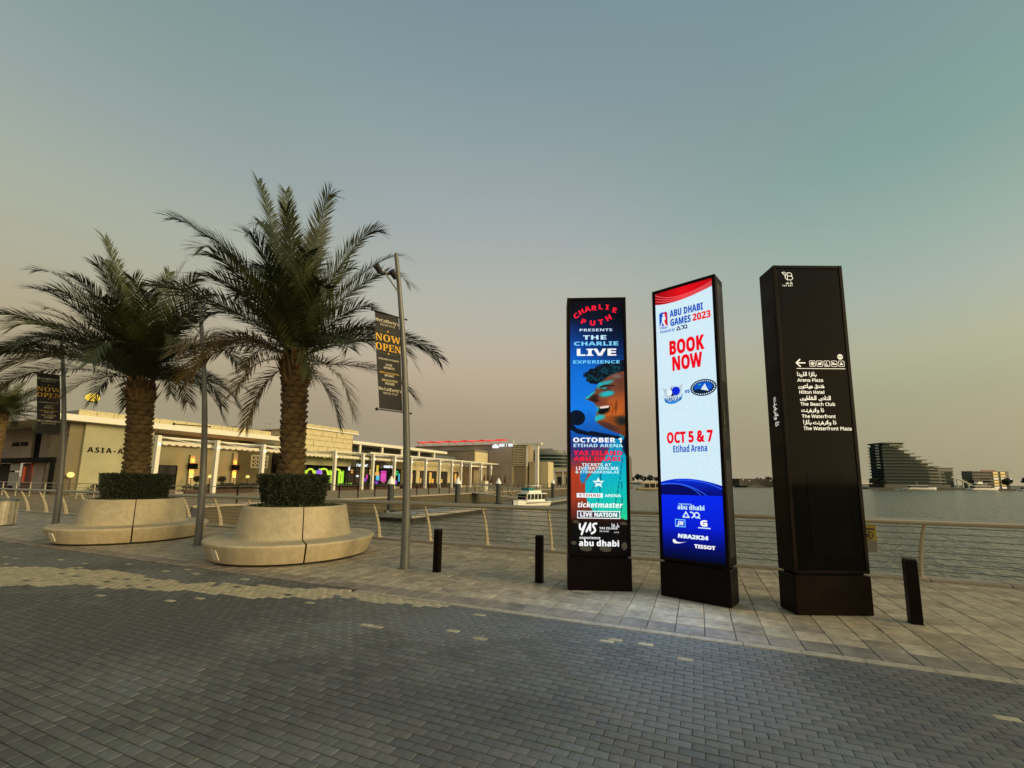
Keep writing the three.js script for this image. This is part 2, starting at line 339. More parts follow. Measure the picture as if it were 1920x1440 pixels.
{ // yellow warning notice tied to the wires
  const c = document.createElement('canvas'); c.width = 128; c.height = 256; const x = c.getContext('2d');
  x.fillStyle = '#8f7f20'; x.fillRect(0, 0, 128, 150); x.fillStyle = '#6d6c5c'; x.fillRect(0, 150, 128, 106);
  x.fillStyle = '#1d1a0c'; x.fillRect(10, 36, 108, 16); x.lineWidth = 8; x.strokeStyle = '#1d1a0c'; x.beginPath(); x.arc(64, 102, 38, 0, 7); x.stroke();
  x.beginPath(); x.arc(74, 80, 8, 0, 7); x.fill(); x.lineWidth = 9; x.beginPath(); x.moveTo(70, 90); x.lineTo(56, 108); x.lineTo(44, 124); x.moveTo(58, 106); x.lineTo(74, 124); x.moveTo(68, 94); x.lineTo(86, 104); x.moveTo(66, 94); x.lineTo(48, 92); x.stroke();
  x.lineWidth = 7; x.beginPath(); x.moveTo(38, 76); x.lineTo(90, 128); x.stroke();
  const t = new THREE.CanvasTexture(c); t.colorSpace = THREE.SRGBColorSpace;
  const g = thing('warning_sign', 'yellow no-climbing warning notice hung on the railing wires right of the black totem', 'sign', P(2.63, 9.0, 0.46));
  part('backing', bx(-0.125, 0.125, 0, 0.46, 0.002, 0.006, 0.001), M.plate, g);
  const f = new THREE.PlaneGeometry(0.246, 0.456); f.translate(0, 0.23, 0.0085); part('print', f, new THREE.MeshStandardMaterial({ map: t, roughness: 0.5 }), g);
}

// ------------------------------------------------------------------ bollards
{
  const make = () => {
    const g = thing('bollard', 'dark brown square bollard standing left of the banner-pole planter side', 'bollard', P(-4.307, 6.512), TURN + 0.02, 'brown bollards along the road edge');
    part('shaft', [bx(-0.056, 0.056, 0.004, 0.715, -0.056, 0.056, 0.006)], M.brown, g);
    part('cap', [bx(-0.052, 0.052, 0.715, 0.732, -0.052, 0.052, 0.006)], M.brownDark, g);
    part('foot', [bx(-0.066, 0.066, 0, 0.006, -0.066, 0.066, 0.002)], M.brownDark, g);
    return g;
  };
  const b = make();
  b.userData.label = 'dark brown square bollard just right of the pole with the readable banner';
  copy(b, 'dark brown square bollard left of the screen with the singer', P(-2.40, 6.53));
  copy(b, 'dark brown square bollard right of the black directory totem, nearest the right edge', P(2.27, 6.47));
}

// ------------------------------------------------------------------ screens and prints
const canvas = (w, h) => { const c = document.createElement('canvas'); c.width = w; c.height = h; return [c, c.getContext('2d')]; };
function text(x, s, cx, y, px, fill, { wide = 1, bold = true, font = 'sans-serif', align = 'center', track = 0, skew = 0 } = {}) {
  x.save(); x.translate(cx, y); x.transform(1, 0, skew, 1, 0, 0); x.scale(wide, 1); x.font = (bold ? 'bold ' : '') + px + 'px ' + font; x.fillStyle = fill; x.textAlign = align; x.textBaseline = 'alphabetic'; x.letterSpacing = track + 'px'; x.fillText(s, 0, 0); x.restore();
}
// capitals of height cap centred at (cx, cy), stretched to the given width
function fit(x, s, cx, cy, cap, width, fill, { bold = true, font = 'sans-serif', heavy = 0, left = false, skew = 0 } = {}) {
  x.save(); x.font = (bold ? 'bold ' : '') + cap / 0.714 + 'px ' + font; x.textAlign = left ? 'left' : 'center'; x.textBaseline = 'alphabetic'; x.fillStyle = x.strokeStyle = fill; x.lineJoin = 'round';
  x.translate(cx, cy + cap / 2); x.transform(1, 0, skew, 1, 0, 0); const k = width / x.measureText(s).width; x.scale(k, 1); x.fillText(s, 0, 0); if (heavy) { x.lineWidth = heavy / Math.max(1, k); x.strokeText(s, 0, 0); } x.restore();
}
// Arabic drawn as pen strokes, right to left; letters named by sound
const PEN = {
  A: [0.20, [[0.1, 0, 0.1, 0.78]]], L: [0.30, [[0, 0, 0.30, 0], [0.22, 0, 0.22, 0.8]]], b: [0.3, [[0, 0, 0.3, 0, 0.3, 0.22]], [[0.15, -0.2]]], n: [0.28, [[0, 0, 0.28, 0], [0.22, 0, 0.22, 0.24]], [[0.2, 0.48]]],
  y: [0.28, [[0, 0, 0.28, 0], [0.22, 0, 0.22, 0.24]], [[0.12, -0.2], [0.28, -0.2]]], t: [0.28, [[0, 0, 0.28, 0], [0.22, 0, 0.22, 0.24]], [[0.12, 0.46], [0.28, 0.46]]],
  T: [0.72, [[0.02, 0.3, 0.02, 0.06, 0.14, 0, 0.58, 0, 0.7, 0.04, 0.72, 0.1]], [[0.28, 0.34], [0.44, 0.34]]], N: [0.5, [[0.02, 0.12, 0.04, -0.14, 0.2, -0.22, 0.38, -0.16, 0.46, 0, 0.44, 0.2]], [[0.22, 0.24]]],
  w: [0.4, [[0.36, 0.12, 0.3, 0.28, 0.18, 0.26, 0.14, 0.1, 0.24, 0, 0.36, 0.08, 0.34, -0.12, 0.2, -0.24, 0.04, -0.26]]], r: [0.3, [[0.28, 0.2, 0.28, 0, 0.2, -0.16, 0.02, -0.24]]],
  z: [0.3, [[0.28, 0.2, 0.28, 0, 0.2, -0.16, 0.02, -0.24]], [[0.26, 0.44]]], d: [0.34, [[0.1, 0.42, 0.28, 0.22, 0.28, 0.04, 0.22, 0, 0.02, 0]]], D: [0.34, [[0.1, 0.42, 0.28, 0.22, 0.28, 0.04, 0.22, 0, 0.02, 0]], [[0.2, 0.62]]],
  f: [0.36, [[0, 0, 0.36, 0], [0.3, 0.02, 0.32, 0.24, 0.2, 0.34, 0.1, 0.22, 0.18, 0.08, 0.3, 0.1]], [[0.2, 0.54]]], q: [0.5, [[0.02, 0.08, 0.06, -0.16, 0.24, -0.22, 0.4, -0.12, 0.44, 0.1, 0.42, 0.28, 0.3, 0.32, 0.24, 0.18, 0.34, 0.08, 0.44, 0.1]], [[0.22, 0.54], [0.38, 0.54]]],
  h: [0.42, [[0, 0, 0.42, 0, 0.36, 0.26, 0.2, 0.38, 0.1, 0.24, 0.3, 0.04, 0.16, -0.12, 0.08, 0]]], x: [0.5, [[0, 0, 0.5, 0], [0.1, 0, 0.1, 0.22], [0.26, 0, 0.26, 0.22], [0.44, 0, 0.44, 0.24]], [[0.18, 0.42], [0.34, 0.42], [0.26, 0.56]]],
  S: [0.5, [[0, 0, 0.5, 0], [0.2, 0, 0.28, 0.22, 0.42, 0.24, 0.46, 0.1, 0.36, 0], [0.2, 0, 0.2, 0.8]]], Y: [0.6, [[0.56, 0.26, 0.36, 0.22, 0.34, 0.08, 0.5, -0.04, 0.4, -0.22, 0.16, -0.22, 0.04, -0.06, 0.06, 0.08]]], ' ': [0.3, []],
};
PEN.l = PEN.L;
function arabic(x, s, right, y, px, fill, weight = 0.13) {
  x.save(); x.strokeStyle = x.fillStyle = fill; x.lineWidth = px * weight; x.lineCap = x.lineJoin = 'round'; let at = right;
  for (const ch of s) {
    const [w, strokes, dots = []] = PEN[ch]; at -= w * px;
    for (const k of strokes) { x.beginPath(); for (let i = 0; i < k.length; i += 2) x[i ? 'lineTo' : 'moveTo'](at + k[i] * px, y - k[i + 1] * px); x.stroke(); }
    for (const [dx, dy] of dots) { x.beginPath(); x.arc(at + dx * px, y - dy * px, px * 0.085, 0, 7); x.fill(); }
  }
  x.restore(); return at;
}
const arabicWidth = (s, px) => [...s].reduce((a, ch) => a + PEN[ch][0] * px, 0);
const WATERFRONT = 'DA wAtrfrnT';

function screenConcert() {
  const [c, x] = canvas(460, 2048); const W = 460, H = 2048, fr = rng(5);
  const grad = (x0, y0, x1, y1, st) => { const g = x.createLinearGradient(x0, y0, x1, y1); st.forEach(([a, k]) => g.addColorStop(a, k)); return g; };
  const poly = (fill, pts) => { x.fillStyle = fill; x.beginPath(); pts.forEach((q, i) => (i ? (q.length === 4 ? x.quadraticCurveTo(...q) : x.lineTo(...q)) : x.moveTo(...q))); x.closePath(); x.fill(); };
  x.fillStyle = grad(0, 0, 0, H, [[0, '#040408'], [0.07, '#05101f'], [0.11, '#062a66'], [0.2, '#0a4fae'], [0.3, '#0b6fd6'], [0.45, '#0e7ae6'], [0.56, '#0b4fa8'], [1, '#066a9a']]); x.fillRect(0, 0, W, H);
  const rg = x.createRadialGradient(W + 40, 160, 30, W + 40, 160, 520); rg.addColorStop(0, 'rgba(1,4,12,0.95)'); rg.addColorStop(0.6, 'rgba(2,14,40,0.55)'); rg.addColorStop(1, 'rgba(2,14,40,0)'); x.fillStyle = rg; x.fillRect(0, 0, W, 760);
  for (let i = 0; i < 5000; i++) { x.fillStyle = fr() < 0.5 ? 'rgba(255,255,255,0.05)' : 'rgba(0,0,30,0.09)'; x.fillRect(fr() * W, fr() * 1300, 4, 4); }
  const soften = (y0, y1, k) => { const [sc, sx] = canvas(Math.round(W / k), Math.round((y1 - y0) / k)); sx.imageSmoothingEnabled = true; sx.imageSmoothingQuality = 'high'; sx.drawImage(c, 0, y0, W, y1 - y0, 0, 0, sc.width, sc.height); x.imageSmoothingEnabled = true; x.imageSmoothingQuality = 'high'; x.drawImage(sc, 0, 0, sc.width, sc.height, 0, y0, W, y1 - y0); };
  // open jacket, bare chest and teal shirt
  poly(grad(0, 1130, 120, 1780, [[0, '#0a3f9a'], [0.2, '#3a2f6c'], [0.45, '#b33a1e'], [0.75, '#a23a22'], [1, '#4a1c16']]), [[0, 1150], [150, 1190], [250, 1210], [W, 1230], [W, 1800], [0, 1800]]);
  poly(grad(230, 1150, 420, 1780, [[0, '#0b7fb4'], [0.45, '#06b2cc'], [0.75, '#0cc3b4'], [1, '#26cf92']]), [[W, 1080], [430, 1110], [350, 1180], [290, 1300], [226, 1390], [170, 1440, 118, 1500], [112, 1560, 130, 1640], [150, 1700, 210, 1760], [W, 1790]]);
  poly('#0d86c2', [[100, 1400, 70, 1400], [150, 1340, 150, 1380], [150, 1460, 96, 1520], [60, 1470, 84, 1410]]);
  poly('#c04a22', [[84, 1330], [60, 1500, 110, 1610], [80, 1560, 66, 1470]]);
  x.strokeStyle = 'rgba(4,50,90,0.8)'; x.lineWidth = 5; for (const [p, q, d, e] of [[372, 1200, 290, 1420], [440, 1200, 360, 1680], [300, 1330, 150, 1600], [250, 1420, 200, 1740], [420, 1500, 400, 1780]]) { x.beginPath(); x.moveTo(p, q); x.quadraticCurveTo((p + d) / 2 + 26, (q + e) / 2, d, e); x.stroke(); }
  poly('#041530', [[416, 1130], [440, 1180], [W, 1110], [W, 1290], [430, 1250, 416, 1130]]);
  for (let i = 0; i < 3000; i++) { x.fillStyle = fr() < 0.5 ? 'rgba(255,255,255,0.06)' : 'rgba(0,20,40,0.10)'; x.fillRect(fr() * W, 1200 + fr() * 580, 4, 4); }
  // profile, head tipped back, laughing: flat base first, then soft patches of light and shade
  soften(1120, 1790, 7);
  const blob = (bx_, by, rx, ry, rgb, al, rot = 0) => { x.save(); x.translate(bx_, by); x.rotate(rot); x.scale(rx, ry); const q = x.createRadialGradient(0, 0, 0, 0, 0, 1); q.addColorStop(0, `rgba(${rgb},${al})`); q.addColorStop(0.55, `rgba(${rgb},${al * 0.75})`); q.addColorStop(1, `rgba(${rgb},0)`); x.fillStyle = q; x.beginPath(); x.arc(0, 0, 1, 0, 7); x.fill(); x.restore(); };
  x.save(); x.beginPath(); const face = [[W + 4, 590], [394, 610], [310, 650], [262, 684], [236, 716], [216, 752], [198, 776], [160, 804, 126, 822], [112, 838, 148, 846], [178, 856, 204, 872], [214, 886], [210, 900], [232, 912], [226, 926], [212, 942], [224, 958], [212, 974], [200, 996, 208, 1012], [218, 1032, 236, 1040], [300, 1084, 420, 1122], [W + 4, 1150]]; face.forEach((q, i) => (i ? (q.length === 4 ? x.quadraticCurveTo(...q) : x.lineTo(...q)) : x.moveTo(...q))); x.closePath(); x.clip();
  x.fillStyle = grad(120, 640, W, 1100, [[0, '#5d342c'], [0.35, '#7a4330'], [0.7, '#964a20'], [1, '#6a3414']]); x.fillRect(0, 580, W + 8, 600);
  blob(372, 930, 110, 130, '214,104,34', 0.9, 0.2); blob(420, 860, 80, 80, '176,84,34', 0.7); blob(330, 640, 120, 60, '126,74,56', 0.7); blob(430, 700, 90, 90, '96,54,40', 0.8);
  blob(196, 826, 62, 34, '44,20,18', 0.95, -0.3); blob(216, 852, 40, 22, '30,12,12', 0.9); blob(300, 742, 80, 26, '70,34,28', 0.8, -0.1); blob(262, 872, 80, 22, '118,52,40', 0.8); blob(386, 900, 18, 70, '92,38,16', 0.7, 0.1); blob(310, 1060, 130, 40, '52,36,44', 0.85, 0.3); blob(428, 1012, 76, 50, '8,26,34', 0.95, 0.1); blob(360, 1000, 70, 40, '104,52,26', 0.6);
  const cy = '24,196,210';
  blob(306, 704, 84, 22, cy, 0.85, -0.28); blob(250, 722, 44, 30, cy, 0.85, -0.9); blob(176, 796, 62, 16, cy, 1, -0.62); blob(146, 824, 30, 14, cy, 1, -0.4); blob(300, 796, 70, 30, cy, 1, -0.12); blob(340, 786, 44, 26, cy, 0.85); blob(290, 748, 30, 12, cy, 0.75); blob(226, 922, 34, 34, cy, 1); blob(246, 986, 60, 30, cy, 1, -0.15); blob(218, 1004, 24, 26, cy, 0.9); blob(400, 650, 50, 22, '120,150,150', 0.45);
  blob(286, 928, 60, 34, '2,6,10', 1, -0.12); blob(262, 942, 40, 26, '2,6,10', 1); x.restore();
  poly('#04090e', [[236, 910], [290, 892, 336, 894], [330, 940, 266, 956], [276, 932, 236, 910]]); poly('#f0dccf', [[246, 902], [290, 890, 330, 890], [322, 908], [282, 914, 254, 916]]); blob(300, 886, 60, 8, '150,66,58', 0.9);
  x.lineCap = 'round'; x.strokeStyle = '#180b0a'; x.lineWidth = 9; x.beginPath(); x.moveTo(252, 738); x.quadraticCurveTo(310, 712, 372, 728); x.stroke(); x.lineWidth = 5; x.beginPath(); x.moveTo(274, 768); x.quadraticCurveTo(312, 756, 350, 768); x.stroke(); x.strokeStyle = 'rgba(70,28,14,0.8)'; x.lineWidth = 6; x.beginPath(); x.moveTo(344, 868); x.quadraticCurveTo(374, 906, 350, 960); x.stroke();
  soften(640, 1130, 3);
  for (let i = 0; i < 2600; i++) { const fx = 130 + fr() * 330, fy = 640 + fr() * 460; x.fillStyle = fr() < 0.5 ? 'rgba(255,210,160,0.06)' : 'rgba(0,0,10,0.10)'; x.fillRect(fx, fy, 5, 5); }
  // hair: a dark mass with curls
  x.save(); x.beginPath(); [[118, 640], [150, 590, 200, 592], [230, 556, 280, 556], [330, 520, 380, 528], [430, 510, W + 4, 516], [W + 4, 604], [394, 622], [330, 640, 300, 668], [270, 690, 240, 704], [214, 726, 196, 708], [170, 716, 150, 692], [128, 690, 136, 664]].forEach((q, i) => (i ? (q.length === 4 ? x.quadraticCurveTo(...q) : x.lineTo(...q)) : x.moveTo(...q))); x.closePath(); x.fillStyle = '#05121e'; x.fill(); x.clip();
  for (let i = 0; i < 240; i++) { const hx = 110 + fr() * 360, hy = 510 + fr() * 210, r = 10 + fr() * 20; x.strokeStyle = ['#020a12', '#06202e', '#0a3444', '#0d4a58'][Math.floor(Math.pow(fr(), 1.4) * 4)]; x.lineWidth = 3 + fr() * 5; x.beginPath(); x.arc(hx, hy, r, 3.4 + fr(), 5.6 + fr()); x.stroke(); } x.restore();
  for (let i = 0; i < 46; i++) { const p = fr(), hx = 124 + p * 220, hy = mix(640, 540, p) + (fr() - 0.5) * 30; x.strokeStyle = '#06141f'; x.lineWidth = 4; x.beginPath(); x.arc(hx, hy, 10 + fr() * 10, 2.6, 5.4); x.stroke(); }
  soften(500, 730, 2.2);
  // microphone on its arm
  x.fillStyle = '#041226'; x.beginPath(); x.ellipse(54, 990, 70, 62, 0.15, 0, 7); x.fill(); poly('#041226', [[0, 1010], [30, 1062, 60, 1080], [154, 1106], [170, 1096], [418, 1140], [418, 1160], [200, 1142], [60, 1120], [0, 1090]]); soften(910, 1170, 2);
  // dark foot of the picture with pale reflections
  x.fillStyle = grad(0, 1790, 0, H, [[0, '#2a1410'], [0.25, '#0b0807'], [1, '#080706']]); x.fillRect(0, 1792, W, H - 1792);
  for (const [p, q, w, h] of [[0, 1958, 44, 30], [70, 1990, 100, 44], [230, 1990, 100, 46], [410, 1960, 46, 60], [16, 1800, 50, 22], [400, 1810, 60, 20]]) { x.fillStyle = 'rgba(92,86,66,0.75)'; x.beginPath(); x.ellipse(p + w / 2, q + h / 2, w / 2, h / 2, 0.1, 0, 7); x.fill(); }
  // lettering
  const red = '#ff1a3c', arcText = (s, pts, px) => [...s].forEach((ch, i) => { const [px_, py, rot] = pts[i]; x.save(); x.translate(px_, py); x.rotate(rot); x.scale(1.35, 1); x.font = 'bold ' + px + 'px sans-serif'; x.textAlign = 'center'; x.fillStyle = x.strokeStyle = red; x.lineWidth = 3; x.fillText(ch, 0, px * 0.36); x.strokeText(ch, 0, px * 0.36); x.restore(); });
  arcText('CHARLIE', [[52, 132, -0.75], [98, 98, -0.5], [152, 74, -0.28], [208, 66, -0.02], [266, 56, 0.02], [326, 60, 0.1], [388, 86, 0.28]], 58); arcText('PUTH', [[116, 182, 0.3], [196, 196, 0.08], [268, 188, -0.12], [334, 152, -0.5]], 60);
  fit(x, 'PRESENTS', 222, 256, 22, 292, '#cfeaff'); fit(x, 'THE', 214, 320, 36, 210, '#c8f0ff', { heavy: 2 }); fit(x, 'CHARLIE', 224, 372, 33, 392, '#7fd6ff', { heavy: 2 }); fit(x, 'LIVE', 224, 447, 57, 362, '#ffffff', { heavy: 4 }); fit(x, 'EXPERIENCE', 224, 528, 26, 410, '#6fd2ff', { heavy: 1 });
  fit(x, 'OCTOBER 1', 228, 1170, 36, 424, '#ffffff', { heavy: 2 }); fit(x, 'ETIHAD ARENA', 228, 1214, 26, 420, '#c2f0ff'); fit(x, 'YAS ISLAND', 228, 1274, 34, 410, red, { heavy: 2 }); fit(x, 'ABU DHABI', 222, 1320, 32, 392, red, { heavy: 2 });
  fit(x, 'TICKETS AT', 214, 1366, 22, 246, '#e4fbff'); fit(x, 'LIVENATION.ME', 220, 1394, 24, 360, '#e4fbff'); fit(x, '& ETIHADARENA.AE', 220, 1424, 22, 366, '#c8f6ff');
  x.fillStyle = '#f2ffff'; x.beginPath(); for (let i = 0; i < 10; i++) { const p = -Math.PI / 2 + i * Math.PI / 5, r = i % 2 ? 20 : 44; x[i ? 'lineTo' : 'moveTo'](228 + r * 1.15 * Math.cos(p), 1508 + r * Math.sin(p)); } x.fill(); x.fillStyle = '#10a8c0'; x.fillRect(208, 1502, 40, 10);
  x.fillStyle = '#f2ffff'; x.fillRect(48, 1590, 216, 34); fit(x, 'ETIHAD', 156, 1607, 20, 180, '#b4604c'); fit(x, 'ARENA', 346, 1607, 22, 132, '#f2ffff');
  fit(x, 'ticketmaster', 236, 1680, 40, 372, '#ffffff', { skew: -0.2, heavy: 1 });
  x.strokeStyle = '#f2ffff'; x.lineWidth = 7; x.fillStyle = 'rgba(40,50,90,0.55)'; x.fillRect(54, 1730, 346, 52); x.strokeRect(54, 1730, 346, 52); fit(x, 'LIVE NATION', 227, 1756, 30, 310, '#ffffff', { heavy: 2 });
  x.strokeStyle = '#fff'; x.lineWidth = 16; x.lineCap = 'round'; x.lineJoin = 'round'; x.beginPath(); x.moveTo(72, 1830); x.quadraticCurveTo(66, 1880, 94, 1866); x.lineTo(120, 1822); x.lineTo(86, 1906); x.moveTo(126, 1884); x.lineTo(158, 1824); x.lineTo(156, 1876); x.moveTo(208, 1824); x.quadraticCurveTo(168, 1822, 186, 1852); x.quadraticCurveTo(214, 1882, 168, 1898); x.stroke();
  arabic(x, 'yAr xnA', 392, 1842, 30, '#fff'); fit(x, 'YAS ISLAND', 232, 1858, 16, 150, '#fff', { left: true }); arabic(x, 'bw zbY', 390, 1888, 18, '#ddd'); fit(x, 'ABU DHABI', 232, 1882, 11, 78, '#ddd', { left: true });
  fit(x, 'experience', 68, 1932, 20, 172, '#fff', { left: true }); fit(x, 'abu dhabi', 62, 1972, 44, 332, '#fff', { left: true, heavy: 2 });
  return c;
}
function screenBasketball() {
  const [c, x] = canvas(460, 2048), W = 460, H = 2048, fr = rng(9); x.fillStyle = '#d2ecf8'; x.fillRect(0, 0, W, H);
  for (let i = 0; i < 6000; i++) { x.fillStyle = fr() < 0.5 ? 'rgba(255,255,255,0.35)' : 'rgba(150,195,225,0.22)'; x.fillRect(fr() * W, fr() * H, 6, 4); }
  let g = x.createLinearGradient(0, 0, W, 60); g.addColorStop(0, '#9a0410'); g.addColorStop(0.5, '#e80c1a'); g.addColorStop(1, '#c00814'); x.fillStyle = g;
  x.beginPath(); x.moveTo(0, 0); x.lineTo(W, 0); x.lineTo(W, 60); x.bezierCurveTo(360, 84, 170, 130, 0, 92); x.fill();
  x.strokeStyle = '#ff7a80'; x.lineWidth = 4; for (const k of [0, 1, 2]) { x.beginPath(); x.moveTo(0, 12 + k * 26); x.bezierCurveTo(120, 96 + k * 10, 320, 76 + k * 8, W, 22 + k * 14); x.stroke(); }
  const blue = '#0648c0', red = '#f2061e';
  x.save(); x.beginPath(); x.roundRect(32, 170, 66, 132, 16); x.clip(); x.fillStyle = '#0c50c4'; x.fillRect(32, 170, 33, 132); x.fillStyle = '#e01028'; x.fillRect(65, 170, 33, 132); x.fillStyle = '#e8f4fa'; x.beginPath(); x.arc(68, 192, 10, 0, 7); x.fill(); x.beginPath(); x.moveTo(52, 206); x.lineTo(78, 202); x.lineTo(84, 230); x.lineTo(70, 238); x.lineTo(84, 282); x.lineTo(72, 284); x.lineTo(58, 248); x.lineTo(40, 290); x.lineTo(32, 282); x.lineTo(52, 240); x.fill(); x.fillRect(32, 280, 66, 22); x.restore(); x.strokeStyle = '#0c50c4'; x.lineWidth = 4; x.beginPath(); x.roundRect(32, 170, 66, 132, 16); x.stroke(); fit(x, 'NBA', 65, 291, 14, 46, '#0c50c4');
  fit(x, 'ABU DHABI', 120, 196, 52, 266, blue, { left: true, heavy: 3 }); fit(x, 'GAMES', 120, 268, 52, 168, blue, { left: true, heavy: 3 }); fit(x, '2023', 300, 268, 52, 142, red, { left: true, heavy: 3 });
  fit(x, 'Presented by', 32, 326, 22, 124, blue, { left: true }); adq(x, 172, 338, 86, 32, '#16245a');
  fit(x, 'BOOK', 240, 470, 104, 278, red, { heavy: 9 }); fit(x, 'NOW', 240, 598, 104, 240, red, { heavy: 9 });
  // two team emblems kept generic: a winged shield and an oval seal
  x.fillStyle = '#b9cbd6'; x.beginPath(); x.moveTo(38, 770); x.lineTo(84, 800); x.quadraticCurveTo(118, 740, 154, 794); x.lineTo(204, 758); x.lineTo(184, 840); x.lineTo(118, 880); x.lineTo(58, 846); x.fill(); x.fillStyle = '#0a26d6'; x.beginPath(); x.arc(146, 812, 34, 0, 7); x.fill(); x.fillStyle = '#13263c'; x.beginPath(); x.moveTo(110, 776); x.lineTo(128, 850); x.lineTo(104, 846); x.fill(); x.fillStyle = '#e8f3f8'; x.beginPath(); x.ellipse(94, 818, 22, 26, 0, 0, 7); x.fill();
  x.fillStyle = '#2a86d8'; x.beginPath(); x.moveTo(40, 836); x.quadraticCurveTo(70, 900, 118, 884); x.quadraticCurveTo(176, 900, 206, 822); x.lineTo(190, 880); x.quadraticCurveTo(120, 930, 56, 890); x.fill(); fit(x, 'DALLAS', 122, 872, 24, 130, '#0c3c90', { heavy: 1 }); fit(x, 'VS', 238, 826, 24, 40, '#1c5cc0', { heavy: 2 });
  x.fillStyle = '#08203c'; x.beginPath(); x.ellipse(360, 812, 98, 62, 0, 0, 7); x.fill(); x.strokeStyle = '#cfe8f4'; x.setLineDash([9, 7]); x.lineWidth = 9; x.beginPath(); x.ellipse(360, 812, 85, 50, 0, 0, 7); x.stroke(); x.setLineDash([]); x.fillStyle = '#0f55cc'; x.beginPath(); x.ellipse(360, 808, 70, 38, 0, 0, 7); x.fill(); x.fillStyle = '#08203c'; x.beginPath(); x.ellipse(344, 838, 58, 18, 0.1, 0, 7); x.fill(); x.fillStyle = '#dcebf2'; x.beginPath(); x.moveTo(340, 824); x.lineTo(374, 782); x.lineTo(382, 806); x.lineTo(400, 842); x.lineTo(368, 832); x.fill(); x.fillStyle = '#33b8a0'; x.fillRect(326, 784, 16, 8);
  fit(x, 'OCT 5 & 7', 236, 1166, 78, 356, red, { heavy: 6 }); fit(x, 'Etihad Arena', 238, 1252, 50, 266, blue, { heavy: 1, bold: true });
  g = x.createLinearGradient(0, 1470, 0, H); g.addColorStop(0, '#0630e0'); g.addColorStop(0.2, '#020a70'); g.addColorStop(0.212, '#0428ee'); g.addColorStop(0.6, '#041cd0'); g.addColorStop(0.82, '#020c70'); g.addColorStop(1, '#010626'); x.fillStyle = g;
  x.beginPath(); x.moveTo(0, 1496); x.quadraticCurveTo(W * 0.45, 1436, W, 1520); x.lineTo(W, H); x.lineTo(0, H); x.fill(); x.fillStyle = '#02085c'; x.beginPath(); x.moveTo(0, 1520); x.quadraticCurveTo(220, 1490, 330, 1590); x.lineTo(0, 1590); x.fill();
  x.strokeStyle = '#2f68ff'; x.lineWidth = 5; for (const k of [0, 26]) { x.beginPath(); x.moveTo(0, 1516 - k * 0.2); x.quadraticCurveTo(210, 1486, 306 + k * 1.6, 1590); x.stroke(); } x.beginPath(); x.moveTo(120, 1484); x.quadraticCurveTo(320, 1470, W, 1544); x.stroke();
  fit(x, 'experience', 134, 1654, 13, 100, '#b8e4ff', { left: true }); fit(x, 'abu dhabi', 228, 1678, 32, 206, '#c8ecff', { heavy: 2 }); adq(x, 166, 1748, 128, 44, '#d2ecff');
  x.strokeStyle = '#6fd0ff'; x.lineWidth = 6; x.strokeRect(106, 1768, 74, 50); fit(x, 'JN', 143, 1793, 28, 44, '#e8f4ff', { skew: -0.2, heavy: 3 }); fit(x, 'G', 320, 1784, 38, 56, '#fff', { heavy: 6 }); x.fillStyle = '#d2ecff'; x.fillRect(276, 1812, 90, 8);
  fit(x, 'NBA2K24', 232, 1884, 26, 228, '#eaf6ff', { skew: -0.1, heavy: 4 });
  x.fillStyle = '#fff'; x.beginPath(); x.moveTo(82, 1912); x.quadraticCurveTo(62, 1966, 196, 1918); x.quadraticCurveTo(108, 1944, 98, 1912); x.fill(); fit(x, 'TISSOT', 318, 1946, 24, 150, '#fff', { heavy: 3 });
  return c;
}
function adq(x, l, b, w, h, c) { x.save(); x.strokeStyle = c; x.lineWidth = h * 0.22; x.lineJoin = 'round'; x.beginPath(); x.moveTo(l, b); x.lineTo(l + w * 0.18, b - h * 0.85); x.lineTo(l + w * 0.36, b); x.closePath(); x.moveTo(l + w * 0.42, b - h * 0.85); x.arc(l + w * 0.5, b - h * 0.42, h * 0.42, -1.6, 1.6); x.moveTo(l + w * 0.96, b - h * 0.42); x.arc(l + w * 0.82, b - h * 0.42, h * 0.4, 0, 6.3); x.moveTo(l + w * 0.85, b - h * 0.2); x.lineTo(l + w, b + h * 0.1); x.stroke(); x.restore(); }
